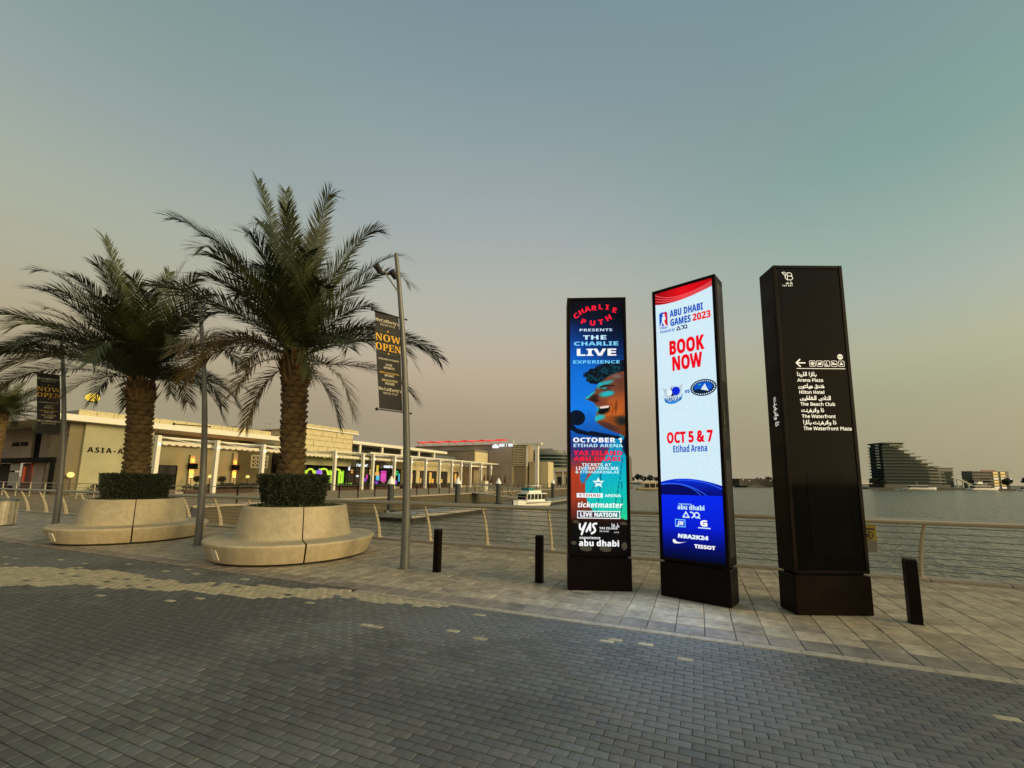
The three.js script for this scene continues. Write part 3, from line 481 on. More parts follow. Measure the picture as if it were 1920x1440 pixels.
// the black totem's lettering: white on transparent
function directoryPrint() {
  const [c, x] = canvas(512, 2048); const w = '#f2f2ee', k = 512 / 0.86;            // k pixels per metre; top of print = top of glass
  x.clearRect(0, 0, 512, 2048); x.strokeStyle = w; x.fillStyle = w;
  x.lineWidth = 5; x.lineCap = 'round'; x.lineJoin = 'round';
  x.save(); x.translate(44, 20); x.beginPath(); x.moveTo(0, 6); x.lineTo(24, 34); x.lineTo(34, 20); x.lineTo(18, 2); x.closePath(); x.moveTo(24, 34); x.lineTo(24, 56); x.lineTo(42, 70); x.lineTo(42, 8); x.moveTo(42, 36); x.lineTo(80, 36); x.moveTo(42, 8); x.lineTo(66, 8); x.quadraticCurveTo(92, 22, 70, 36); x.quadraticCurveTo(100, 52, 72, 70); x.lineTo(42, 70); x.stroke(); x.restore();
  arabic(x, 'yAr bY', 122, 120, 26, w); text(x, 'YAS BAY', 84, 146, 16, w, { track: 4 });
  x.save(); x.translate(0, 84); x.lineWidth = 10; x.beginPath(); x.moveTo(106, 712); x.lineTo(176, 712); x.moveTo(136, 684); x.lineTo(106, 712); x.lineTo(136, 742); x.stroke(); x.restore(); x.save(); x.translate(0, 84);
  x.lineWidth = 4; for (let i = 0; i < 5; i++) { const a = 212 + i * 58; x.beginPath(); x.roundRect(a, 694, 46, 46, 9); x.stroke(); }
  x.beginPath(); x.arc(235, 717, 12, 0, 7); x.stroke(); x.beginPath(); x.moveTo(235, 700); x.lineTo(235, 734); x.moveTo(218, 717); x.lineTo(252, 717); x.stroke(); x.fillRect(280, 710, 26, 18); x.fillRect(300, 704, 8, 10);
  x.beginPath(); x.arc(348, 706, 4, 0, 7); x.fill(); x.beginPath(); x.moveTo(348, 712); x.lineTo(349, 724); x.lineTo(362, 732); x.stroke(); x.beginPath(); x.arc(348, 724, 10, 0.4, 4); x.stroke(); x.fillRect(392, 716, 34, 10); x.fillRect(394, 706, 16, 8); x.beginPath(); x.arc(467, 728, 14, 3.2, 6.2); x.fill(); x.fillRect(462, 706, 10, 8);
  x.beginPath(); x.arc(462, 660, 22, 0, 7); x.fill(); x.fillStyle = '#101008'; x.beginPath(); x.moveTo(444, 660); x.lineTo(454, 652); x.lineTo(454, 668); x.fill(); x.beginPath(); x.moveTo(480, 660); x.lineTo(470, 652); x.lineTo(470, 668); x.fill(); x.fillRect(452, 657, 20, 6); x.fillStyle = w;
  x.fillRect(106, 756, 390, 5); x.restore();
  const rows = [['blAzA ALAryNA'.replace('N', 'n'), 'Arena Plaza'], ['fndq hyltwN', 'Hilton Hotel'], ['ALnAdY ALxASYY'.replace('YY', 'yY'), 'The Beach Club'], [WATERFRONT, 'The Waterfront'], [WATERFRONT + ' blAzA', 'The Waterfront Plaza']];
  const widths = [[154, 207], [204, 204], [246, 276], [178, 266], [262, 380]];
  rows.forEach(([a, e], i) => { const y = 902 + i * 97.5, px = 42 * 1.0, k = widths[i][0] / arabicWidth(a, px); x.save(); x.translate(104 + i * 5, y); x.scale(k, 0.92); arabic(x, a, arabicWidth(a, px), 0, px, w, 0.115); x.restore(); fit(x, e, 104 + i * 5, y + 36, 26, widths[i][1], w, { left: true, bold: false, heavy: 1.0 }); });
  return c;
}
function verticalPrint() {
  const [c, x] = canvas(128, 512); x.clearRect(0, 0, 128, 512); x.save(); x.translate(64, 256); x.rotate(Math.PI / 2);
  const w = arabicWidth(WATERFRONT, 112); x.scale(1, 1); arabic(x, WATERFRONT, w / 2, 28, 112, '#f0f0ea', 0.17); x.restore(); return c;
}

// ------------------------------------------------------------------ three totems
const TW = 0.94, TD = 0.35, TH_ = 4.53;
const tex = (c) => { const t = new THREE.CanvasTexture(c); t.colorSpace = THREE.SRGBColorSpace; t.anisotropy = 8; return t; };
const mapPerf = dataTex(64, (x, y) => { const d = Math.hypot((x % 16) - 8, (y % 16) - 8); const v = d < 4.6 ? 0.25 : 1; return [v, v, v]; }, true, 14);
M.perf = std([0.03, 0.018, 0.011], 0.5, { map: mapPerf, metalness: 0.25 });
function totemShell(label, cx, cz, deg) {
  const a = -deg * D2R, g = thing('totem', label, 'totem', v3(cx - Math.sin(a) * TD / 2, 0, cz - Math.cos(a) * TD / 2), a);
  const X = TW / 2, Zd = TD / 2;
  part('base', [bx(-X, X, 0.006, 0.47, -Zd, Zd, 0.008)], M.brown, g);
  part('neck', [bx(-X + 0.055, X - 0.055, 0.468, 0.502, -Zd + 0.04, Zd - 0.04, 0.002)], M.black, g);
  // body: two side cheeks, back, top and bottom rails round the recessed face
  part('body', [bx(-X + 0.004, X - 0.004, 0.498, TH_, -Zd + 0.004, Zd - 0.03, 0.006), bx(-X + 0.004, -X + 0.05, 0.498, TH_, Zd - 0.0295, Zd - 0.002, 0.004), bx(X - 0.05, X - 0.004, 0.498, TH_, Zd - 0.0295, Zd - 0.002, 0.004), bx(-X + 0.051, X - 0.051, TH_ - 0.045, TH_ - 0.001, Zd - 0.0295, Zd - 0.002, 0.004), bx(-X + 0.051, X - 0.051, 0.499, 0.535, Zd - 0.0295, Zd - 0.002, 0.004)], M.brown, g);
  return g;
}
function panelFace(g, name, w, y0, y1, z, m, x = 0) { const p = new THREE.PlaneGeometry(w, y1 - y0); p.translate(x, (y0 + y1) / 2, z); return part(name, p, m, g); }
function sideFace(g, name, side, w, y0, y1, m, z = 0) { const p = new THREE.PlaneGeometry(w, y1 - y0); p.rotateY(side * Math.PI / 2); p.translate(side * (TW / 2 - 0.001), (y0 + y1) / 2, z); const u = p.attributes.uv; if (m === M.perf) for (let i = 0; i < 4; i++) u.setXY(i, u.getX(i) * w, u.getY(i) * (y1 - y0)); return part(name, p, m, g); }
function screenOn(g, c, k, light, colour) {
  const m = new THREE.MeshPhysicalMaterial({ color: 0x020202, roughness: 0.6, specularIntensity: 0.15, emissive: 0xffffff, emissiveMap: tex(c), emissiveIntensity: k });
  panelFace(g, 'screen', TW - 0.104, 0.537, TH_ - 0.047, TD / 2 - 0.012, m);
  const l = new THREE.RectAreaLight(col(colour), light, TW - 0.12, 3.9); l.position.set(0, 2.5, TD / 2 + 0.01); l.rotation.y = Math.PI; l.name = 'screen_light'; g.add(l);
}
const printMat = (c) => new THREE.MeshStandardMaterial({ map: tex(c), transparent: true, alphaTest: 0.35, roughness: 0.5, emissive: 0xffffff, emissiveMap: tex(c), emissiveIntensity: 0.36 });
{
  const a = totemShell('tall brown totem with a blue lit concert screen showing a laughing singer', 1.12, -6.445, 3.3);
  screenOn(a, screenConcert(), 1.0, 2.2, [0.2, 0.55, 1.0]);
  sideFace(a, 'grille', -1, TD - 0.1, 0.6, 1.5, M.perf); sideFace(a, 'grille', -1, TD - 0.1, 2.2, 4.3, M.perf);
  const b = totemShell('tall brown totem with a white lit basketball screen, turned to the left', 2.302, -5.931, 40.6);
  screenOn(b, screenBasketball(), 1.0, 7, [0.42, 0.62, 1.0]);
  sideFace(b, 'grille', 1, TD - 0.12, 0.62, 1.9, M.perf); sideFace(b, 'grille', 1, TD - 0.12, 3.0, 4.42, M.perf);
  const vp = verticalPrint();
  sideFace(b, 'side_lettering', 1, 0.075, 2.25, 2.72, new THREE.MeshStandardMaterial({ map: tex(vp), transparent: true, alphaTest: 0.4, color: 0x6a6250, roughness: 0.6 }), 0.06);
  const c = totemShell('tall brown totem with a black glass directory face and white lettering', 3.803, -5.378, 0.3);
  panelFace(c, 'glass_face', TW - 0.104, 0.537, TH_ - 0.047, TD / 2 - 0.012, M.blackGlass);
  panelFace(c, 'lettering', 0.836, TH_ - 0.06 - 0.836 * 4, TH_ - 0.06, TD / 2 - 0.008, printMat(directoryPrint()), 0);
  panelFace(c, 'map_panel', 0.50, 0.72, 1.72, TD / 2 - 0.0085, new THREE.MeshPhysicalMaterial({ color: col([0.006, 0.006, 0.005]), roughness: 0.06, specularIntensity: 0.2, map: mapConcrete }), 0.03);
  sideFace(c, 'side_lettering', -1, 0.11, 2.30, 2.78, printMat(vp), 0.02);
}
// ------------------------------------------------------------------ masts and banners
const MAST = 45 * D2R;
function mastPath(h) { return -0.0138 * h * h; }                                 // the masts bow towards the planters
{
  const pts = []; for (let i = 0; i <= 12; i++) { const h = i / 12 * 5.86; pts.push(v3(mastPath(h), h, 0)); }
  const g = thing('banner_pole', 'bowed grey steel mast nearest the screens, carrying the readable banner', 'pole', P(-4.99, 6.5), MAST, 'bowed grey masts between the planters');
  const tp = new THREE.TubeGeometry(new THREE.CatmullRomCurve3(pts), 40, 1, 16), p = tp.attributes.position, nrm = tp.attributes.normal;
  for (let i = 0; i < p.count; i++) { const h = p.getY(i), r = mix(0.082, 0.038, Math.min(1, Math.max(0, h / 5.86))); p.setXYZ(i, p.getX(i) - nrm.getX(i) * (1 - r), p.getY(i) - nrm.getY(i) * (1 - r), p.getZ(i) - nrm.getZ(i) * (1 - r)); }
  part('shaft', tp.toNonIndexed(), M.pole, g);
  part('cap', [ball(0.037, mastPath(5.86), 5.86, 0, 10)], M.pole, g);
  part('foot_plate', [cyl(0.12, 0.12, 0, 0.012, 20)], M.pole, g);
  for (const h of [2.84, 4.64]) { const x = mastPath(h); part('banner_arm', [rod(v3(x + 0.1, h, 0), v3(x - 0.58, h, 0), 0.011), ball(0.03, x - 0.58, h, 0, 10), ball(0.022, x + 0.1, h, 0, 8)], M.brownDark, g); }
  const top = part('lamp_bracket', [rod(v3(mastPath(5.1), 5.1, 0), v3(mastPath(5.3) - 0.34, 5.42, 0.05), 0.014), rod(v3(mastPath(5.3) - 0.14, 5.42, 0.06), v3(mastPath(5.3) - 0.5, 5.38, 0.06), 0.012)], M.pole, g);
  for (const k of [0.16, 0.46]) { const h = cyl(0.045, 0.06, -0.08, 0.08, 14); h.rotateZ(0.9); h.rotateX(0.5); h.translate(mastPath(5.3) - k, 5.40, 0.08); part('spotlight', h, M.brownDark, top); }
  copy(g, 'bowed grey steel mast standing between the two round planters', P(-11.1, 6.62));
  copy(g, 'bowed grey steel mast at the far left, holding the shaded banner', P(-17.75, 6.6));
}
{
  const [c, x] = canvas(256, 1024); x.fillStyle = '#15120e'; x.fillRect(0, 0, 256, 1024);
  const cr = '#c9c0a6', gold = '#d9a520', font = 'serif';
  const pub = (y) => { text(x, "McCafferty's", 128, y, 44, cr, { font, wide: 0.9 }); text(x, 'IRISH PUB', 128, y + 38, 30, '#a89f88', { font, wide: 1.0 }); };
  const rule = (y) => { x.fillStyle = '#7a6a36'; x.fillRect(36, y, 184, 2); x.fillStyle = gold; x.beginPath(); x.moveTo(128, y - 14); x.lineTo(136, y); x.lineTo(128, y + 14); x.lineTo(120, y); x.fill(); };
  pub(92); rule(186); text(x, 'NOW', 128, 296, 104, gold, { font, wide: 0.98 }); text(x, 'OPEN', 128, 396, 104, gold, { font, wide: 0.9 }); rule(424);
  text(x, '@ HILTON YAS ISLAND', 128, 496, 24, cr, { wide: 0.82 });
  text(x, 'LIVE', 128, 556, 32, cr); text(x, 'SPORTS', 128, 590, 32, cr); text(x, 'IRISH TRADITIONAL', 128, 640, 22, gold); text(x, 'MUSIC', 128, 670, 32, cr); text(x, 'DELICIOUS', 128, 724, 32, '#c4b27a'); text(x, 'FOOD', 128, 760, 36, cr); pub(826);
  const m = new THREE.MeshStandardMaterial({ map: tex(c), roughness: 0.75 });
  const pg = new THREE.PlaneGeometry(0.46, 1.76, 8, 24), p = pg.attributes.position;
  for (let i = 0; i < p.count; i++) { const y = p.getY(i) + 3.74, u = p.getX(i) / 0.46; p.setXYZ(i, mastPath(y) - 0.305 + p.getX(i) - 0.01 * Math.sin((y - 2.86) * 1.7) * (0.5 - u), y, 0.012 * Math.sin(y * 3.1 + u * 2) + 0.01 * Math.sin(u * 5)); }
  pg.computeVertexNormals();
  const g = thing('banner', 'black fabric banner with gold NOW OPEN lettering on the mast near the screens', 'banner', P(-4.99, 6.5), MAST, 'black banners on the masts');
  part('cloth', pg.toNonIndexed(), m, g); part('hem', [rod(v3(mastPath(4.63) - 0.07, 4.62, 0), v3(mastPath(4.63) - 0.54, 4.62, 0), 0.016)], M.black, g);
  copy(g, 'black fabric banner half hidden under palm fronds at the far left', P(-17.75, 6.6));
}

// ------------------------------------------------------------------ round planter seats
function planter(label, x, z, jointDeg) {
  const g = thing('planter_seat', label, 'planter', v3(x, 0, z), 0);
  const prof = [[1.44, 0.045], [1.47, 0.05], [1.585, 0.33], [1.60, 0.36], [1.598, 0.385], [1.575, 0.402], [1.4, 0.404], [1.15, 0.408], [1.105, 0.425], [1.092, 0.46], [0.992, 1.0], [0.982, 1.028], [0.96, 1.038], [0.915, 1.036], [0.9, 1.02], [0.89, 0.93]].map(([r, h]) => new THREE.Vector2(r, h));
  const gapA = 0.009, a0 = jointDeg * D2R;                          // joint azimuth in x-z, three cast segments
  for (let k = 0; k < 3; k++) {
    const from = a0 + k * 2 * Math.PI / 3 + gapA, len = 2 * Math.PI / 3 - 2 * gapA;
    const l = new THREE.LatheGeometry(prof, 40, Math.PI / 2 - from - len, len);
    const u = l.attributes.uv, pp = l.attributes.position; for (let i = 0; i < u.count; i++) { const r = Math.hypot(pp.getX(i), pp.getZ(i)); u.setXY(i, u.getX(i) * 2.6 + k * 0.37, pp.getY(i) - r * 0.8); }
    const m = part('seat_segment', l.toNonIndexed(), M.planter, g);
  }
  part('plinth', [cyl(1.40, 1.40, 0, 0.06, 64), cyl(1.40, 1.44, 0.045, 0.05, 64)], M.gap, g);
  const core = new THREE.LatheGeometry([[0.2, 0.1], [1.42, 0.1], [1.53, 0.34], [1.5, 0.37], [1.07, 0.38], [0.95, 0.98], [0.93, 0.99]].map(([r, h]) => new THREE.Vector2(r, h)), 64);
  part('joint_filler', core.toNonIndexed(), M.gap, g);
  // service plate on the seat face
  const pa = (jointDeg + 62) * D2R, pl = bx(-0.085, 0.085, -0.1, 0.1, -0.006, 0.012, 0.003); pl.rotateX(0.38); pl.rotateY(Math.PI / 2 - pa); pl.translate(Math.cos(pa) * 1.537, 0.2, Math.sin(pa) * 1.537); part('service_plate', pl, M.plate, g);
  part('soil', [cyl(0.895, 0.895, 0.88, 0.95, 48)], M.gap, g);
  return g;
}
const PR = [-4.925, -9.279], PL = [-10.36, -11.42];
planter('cream round concrete planter seat nearer the camera, right of the pair', ...PR, 55);
planter('cream round concrete planter seat farther left, beside the far banner pole', ...PL, 48);

// leaves: small folded quads, instanced
function leafGeo(l, w) { const g = new THREE.BufferGeometry(), p = [0, 0, 0, -w, l * 0.5, 0.15 * w, 0, l * 0.55, -0.25 * w, 0, 0, 0, 0, l * 0.55, -0.25 * w, w, l * 0.5, 0.15 * w, -w, l * 0.5, 0.15 * w, 0, l, 0, 0, l * 0.55, -0.25 * w, 0, l * 0.55, -0.25 * w, 0, l, 0, w, l * 0.5, 0.15 * w]; g.setAttribute('position', new THREE.Float32BufferAttribute(p, 3)); g.computeVertexNormals(); return g; }
M.leaf = std([1, 1, 1], 0.65);
function leaves(name, n, place, geo, parent, tones) {
  const im = new THREE.InstancedMesh(geo, M.leaf, n), d = new THREE.Object3D(), q = new THREE.Color();
  for (let i = 0; i < n; i++) { const [pos, dir] = place(i); d.position.copy(pos); d.quaternion.setFromUnitVectors(v3(0, 1, 0), dir.normalize()); d.rotateY(R() * 6.28); d.scale.setScalar(rr(0.7, 1.25)); d.updateMatrix(); im.setMatrixAt(i, d.matrix); const t = tones[Math.floor(R() * tones.length)], k = rr(0.7, 1.25); q.setRGB(t[0] * k, t[1] * k, t[2] * k); im.setColorAt(i, q); }
  im.name = name; im.userData.kind = 'stuff'; im.castShadow = im.receiveShadow = true; parent.add(im);
}
const HEDGE = [[0.030, 0.040, 0.012], [0.022, 0.032, 0.010], [0.040, 0.046, 0.014], [0.016, 0.022, 0.008]];
function hedge(label, x, z, rb, rt, seed) {
  const g = thing('hedge', label, 'hedge', v3(x, 0.95, z), 0), H0 = 0.71;
  part('core', [cyl(rb - 0.06, rt - 0.05, 0, H0 - 0.05, 40)], std([0.010, 0.013, 0.005], 0.95), g);
  const lg = leafGeo(0.055, 0.014);
  leaves('foliage', 9000, () => {
    const a = R() * 6.283, top = R() < 0.34; const bump = 0.03 * Math.sin(a * 5 + seed) + 0.02 * Math.sin(a * 11);
    if (top) { const r = Math.sqrt(R()) * (rt + bump); return [v3(Math.cos(a) * r, H0 - 0.05 + rr(-0.03, 0.05) + 0.015 * Math.sin(r * 9 + a * 3), Math.sin(a) * r), v3(rr(-1, 1), rr(0.3, 1.4), rr(-1, 1))]; }
    const h = R() * H0, r = mix(rb, rt, h / H0) + bump * (h / H0) + rr(-0.07, 0.03); return [v3(Math.cos(a) * r, h, Math.sin(a) * r), v3(Math.cos(a) + rr(-0.9, 0.9), rr(-0.2, 1.3), Math.sin(a) + rr(-0.9, 0.9))];
  }, lg, g, HEDGE);
  const gc = thing('ground_cover', label.replace('clipped dark green round hedge', 'low creeping green leaves'), 'ground cover', v3(x, 0.95, z), 0); gc.userData.kind = 'stuff'; gc.name = numbered('ground_cover_plant');
  leaves('foliage', 2600, () => { const a = R() * 6.283, r = Math.sqrt(R()) * 0.9; return [v3(Math.cos(a) * r, rr(-0.01, 0.05) + 0.09 * (1 - r / 0.9), Math.sin(a) * r), v3(rr(-1, 1), rr(0.2, 1.2), rr(-1, 1))]; }, leafGeo(0.06, 0.018), gc, [[0.035, 0.055, 0.014], [0.028, 0.042, 0.012]]);
}
hedge('clipped dark green round hedge round the palm in the nearer planter', PR[0] - 0.08, PR[1], 0.52, 0.66, 1);
hedge('clipped dark green round hedge round the palm in the farther planter', PL[0] - 0.04, PL[1], 0.60, 0.70, 4);

// ------------------------------------------------------------------ date palms
const frondMats = [[0.040, 0.050, 0.010], [0.032, 0.040, 0.009], [0.056, 0.060, 0.012], [0.026, 0.033, 0.008], [0.085, 0.058, 0.017]].map((c) => std(c, 0.62));
M.bark = std([0.17, 0.108, 0.040], 0.92, { map: mapStone }); M.boot = std([0.205, 0.132, 0.048], 0.9, { map: mapStone }); M.bootDark = std([0.08, 0.05, 0.02], 0.95, { map: mapStone });
function frondGeo(tip, rise, r, density = 1) {
  const L0 = tip.length(), curve = new THREE.CubicBezierCurve3(v3(0, 0, 0), v3(tip.x * 0.26, tip.y * 0.40 + rise * 0.62, tip.z * 0.26), v3(tip.x * 0.80, tip.y * 0.86 + rise * 1.15, tip.z * 0.80), tip.clone());
  const pos = [], N = 14, len = curve.getLength(), upv = v3(0, 1, 0);
  const frame = (u) => { const c = curve.getPointAt(u), t = curve.getTangentAt(u); let side = new THREE.Vector3().crossVectors(t, upv); if (side.lengthSq() < 0.02) side.set(1, 0, 0.3); side.normalize().applyAxisAngle(t, twist * u); const n = new THREE.Vector3().crossVectors(side, t).normalize(); return { c, t, side, n }; };
  const twist = (r() - 0.5) * 1.3;
  const T = (...k) => k.forEach((q) => pos.push(q.x, q.y, q.z));
  let prev = null;
  for (let i = 0; i <= N; i++) { const f = frame(Math.min(0.999, i / N)), w = mix(0.024, 0.003, Math.pow(i / N, 0.7)) * (i === 0 ? 1.9 : 1), ring = [f.side.clone().multiplyScalar(w), f.n.clone().multiplyScalar(w * 0.8), f.side.clone().multiplyScalar(-w)].map((q) => q.add(f.c)); if (prev) for (let k = 0; k < 3; k++) { const a = prev[k], b = prev[(k + 1) % 3], c = ring[k], d = ring[(k + 1) % 3]; T(a, b, c, b, d, c); } prev = ring; }
  const count = Math.round(len * 34 * density);
  for (let i = 0; i < count; i++) for (const s of [-1, 1]) {
    const u = 0.10 + 0.90 * (i + r() * 0.8) / count; if (u > 0.995) continue;
    const f = frame(u), prof = u < 0.45 ? Math.pow(Math.sin(Math.PI * (0.12 + 0.38 * u / 0.45)), 0.8) : mix(1, 0.56, (u - 0.45) / 0.55), l = (0.58 * prof + 0.06) * (0.85 + 0.3 * r()) * Math.min(1, len / 2.6 + 0.15);
    const ang = mix(1.05, 0.42, u) + (r() - 0.5) * 0.22, lift = 0.30 + (r() - 0.5) * 0.55;
    const d = f.t.clone().multiplyScalar(Math.cos(ang)).addScaledVector(f.side, s * Math.sin(ang) * Math.cos(lift)).addScaledVector(f.n, Math.sin(ang) * Math.sin(lift)).normalize();
    const w = 0.0098 * (0.7 + 0.5 * prof), wd = new THREE.Vector3().crossVectors(d, f.n).normalize().multiplyScalar(w), m = f.c.clone().addScaledVector(d, l * 0.5), e = f.c.clone().addScaledVector(d, l); m.y -= 0.01; e.y -= 0.05 * l / 0.4 + 0.02 * r();
    const a = f.c.clone().addScaledVector(wd, 0.6), b = f.c.clone().addScaledVector(wd, -0.6), m1 = m.clone().add(wd), m2 = m.clone().sub(wd);
    T(a, b, m1, b, m2, m1, m1, m2, e);
  }
  const g = new THREE.BufferGeometry(); g.setAttribute('position', new THREE.Float32BufferAttribute(pos, 3)); g.computeVertexNormals(); return g;
}
// one date-palm leaf base: a tilted diamond scale
function bootGeo(w, h, out) { const p = [], q = (...k) => k.forEach((v) => p.push(...v)); const A = [-w, 0, 0], B = [0, -h * 0.55, 0.0], C = [w, 0, 0], Dd = [0, h * 0.25, out * 0.15], E = [-w * 0.55, h * 0.22, out], F2 = [w * 0.55, h * 0.22, out], G = [0, h * 0.42, out * 0.9], K = [0, -h * 0.3, out * 0.55]; q(A, B, K, B, C, K, A, K, E, K, C, F2, E, K, F2, E, F2, G, A, E, G, A, G, Dd, C, G, F2, C, Dd, G); const g = new THREE.BufferGeometry(); g.setAttribute('position', new THREE.Float32BufferAttribute(p, 3)); g.setAttribute('uv', new THREE.Float32BufferAttribute(p.flatMap((v, i) => (i % 3 === 2 ? [] : [v * 2])), 2)); g.computeVertexNormals(); return g; }
function palm(label, x, z, y0, hTrunk, lean, radius, fronds, seed, extra, scale = 1) {
  const g = thing('date_palm', label, 'palm tree', v3(x, y0, z), 0), r = rng(seed), f = (a, b) => a + (b - a) * r();
  const axis = (h) => v3(lean[0] * h + lean[2] * h * h, h, lean[1] * h);
  const rad = (h) => radius * (1 + 0.12 * Math.exp(-h * 2.5) + 0.10 * Math.sin(h * 2.2 + seed) * 0.4) * (h > hTrunk - 0.5 ? 1 + 0.16 * smooth(hTrunk - 0.5, hTrunk, h) : 1);
  const NS = 40, NR = 20, pos = [], uv = [];
  const at = (i, j) => { const h = i / NS * (hTrunk + 0.15), a = j / NR * 6.2832, c = axis(h), k = rad(h) * 0.93; return [c.x + Math.cos(a) * k, c.y, c.z + Math.sin(a) * k]; };
  for (let i = 0; i < NS; i++) for (let j = 0; j < NR; j++) { const q = [[i, j], [i + 1, j], [i + 1, j + 1], [i, j], [i + 1, j + 1], [i, j + 1]]; for (const [a, b] of q) { pos.push(...at(a, b)); uv.push(b * 0.1, a * 0.1); } }
  const tg = new THREE.BufferGeometry(); tg.setAttribute('position', new THREE.Float32BufferAttribute(pos, 3)); tg.setAttribute('uv', new THREE.Float32BufferAttribute(uv, 2)); tg.computeVertexNormals();
  const trunk = part('trunk', tg, M.bootDark, g);
  const boots = [0, 1, 2].map((k) => bootGeo(0.15 + k * 0.012, 0.15, 0.045 + k * 0.008));
  const rows = Math.floor((hTrunk - 0.05) / 0.122), per = 8; let made = 0; const rest = [];
  for (let i = rows - 1; i >= 0; i--) for (let k = 0; k < per; k++) {
    const h = 0.04 + i * 0.122 + f(-0.015, 0.015), a = (k + (i % 2) * 0.5 + i * 0.13) / per * 6.2832 + f(-0.08, 0.08), c = axis(h), q = rad(h) * 0.92, b = boots[Math.floor(r() * 3)];
    const m = new THREE.Object3D(); m.position.set(c.x + Math.cos(a) * q, c.y, c.z + Math.sin(a) * q); m.rotation.set(f(-0.1, 0.16), Math.PI / 2 - a, f(-0.18, 0.18), 'YXZ'); m.scale.set(f(0.85, 1.12) * radius / 0.27, f(0.85, 1.15), f(0.45, 0.9));
    const l = part('leaf_base', b, r() < 0.55 ? M.boot : M.bark, trunk); l.position.copy(m.position); l.rotation.copy(m.rotation); l.scale.copy(m.scale); made++;
  }
  const crown = part('crown', [bootCone(axis(hTrunk), rad(hTrunk), f)], M.boot, g);
  const c0 = axis(hTrunk + 0.25);
  const put = (tip, rise, density) => { const len = tip.length(), gg = frondGeo(tip, rise, r, density), m = part('frond', gg, frondMats[tip.y < -0.4 && r() < 0.5 ? 4 : Math.floor(r() * 4)], crown); m.position.set(c0.x + tip.x / len * 0.1, c0.y + f(-0.22, 0.25), c0.z + tip.z / len * 0.1); };
  for (const [tx, ty, tz, rise] of fronds) put(v3(tx, ty, tz), rise ?? 0.3);
  for (let i = 0; i < extra; i++) { const a = i * 2.39996 + f(-0.3, 0.3), u = (i + 0.5) / extra, el = mix(1.25, -0.35, Math.pow(u, 0.8)) + f(-0.12, 0.12), L = scale * f(2.0, 2.85) * (0.85 + 0.15 * Math.cos(el)); put(v3(Math.cos(a) * Math.cos(el) * L, Math.sin(el) * L, Math.sin(a) * Math.cos(el) * L), scale * f(0.15, 0.55) * (1 + (el < 0 ? 0.8 : 0))); }
  return g;
}
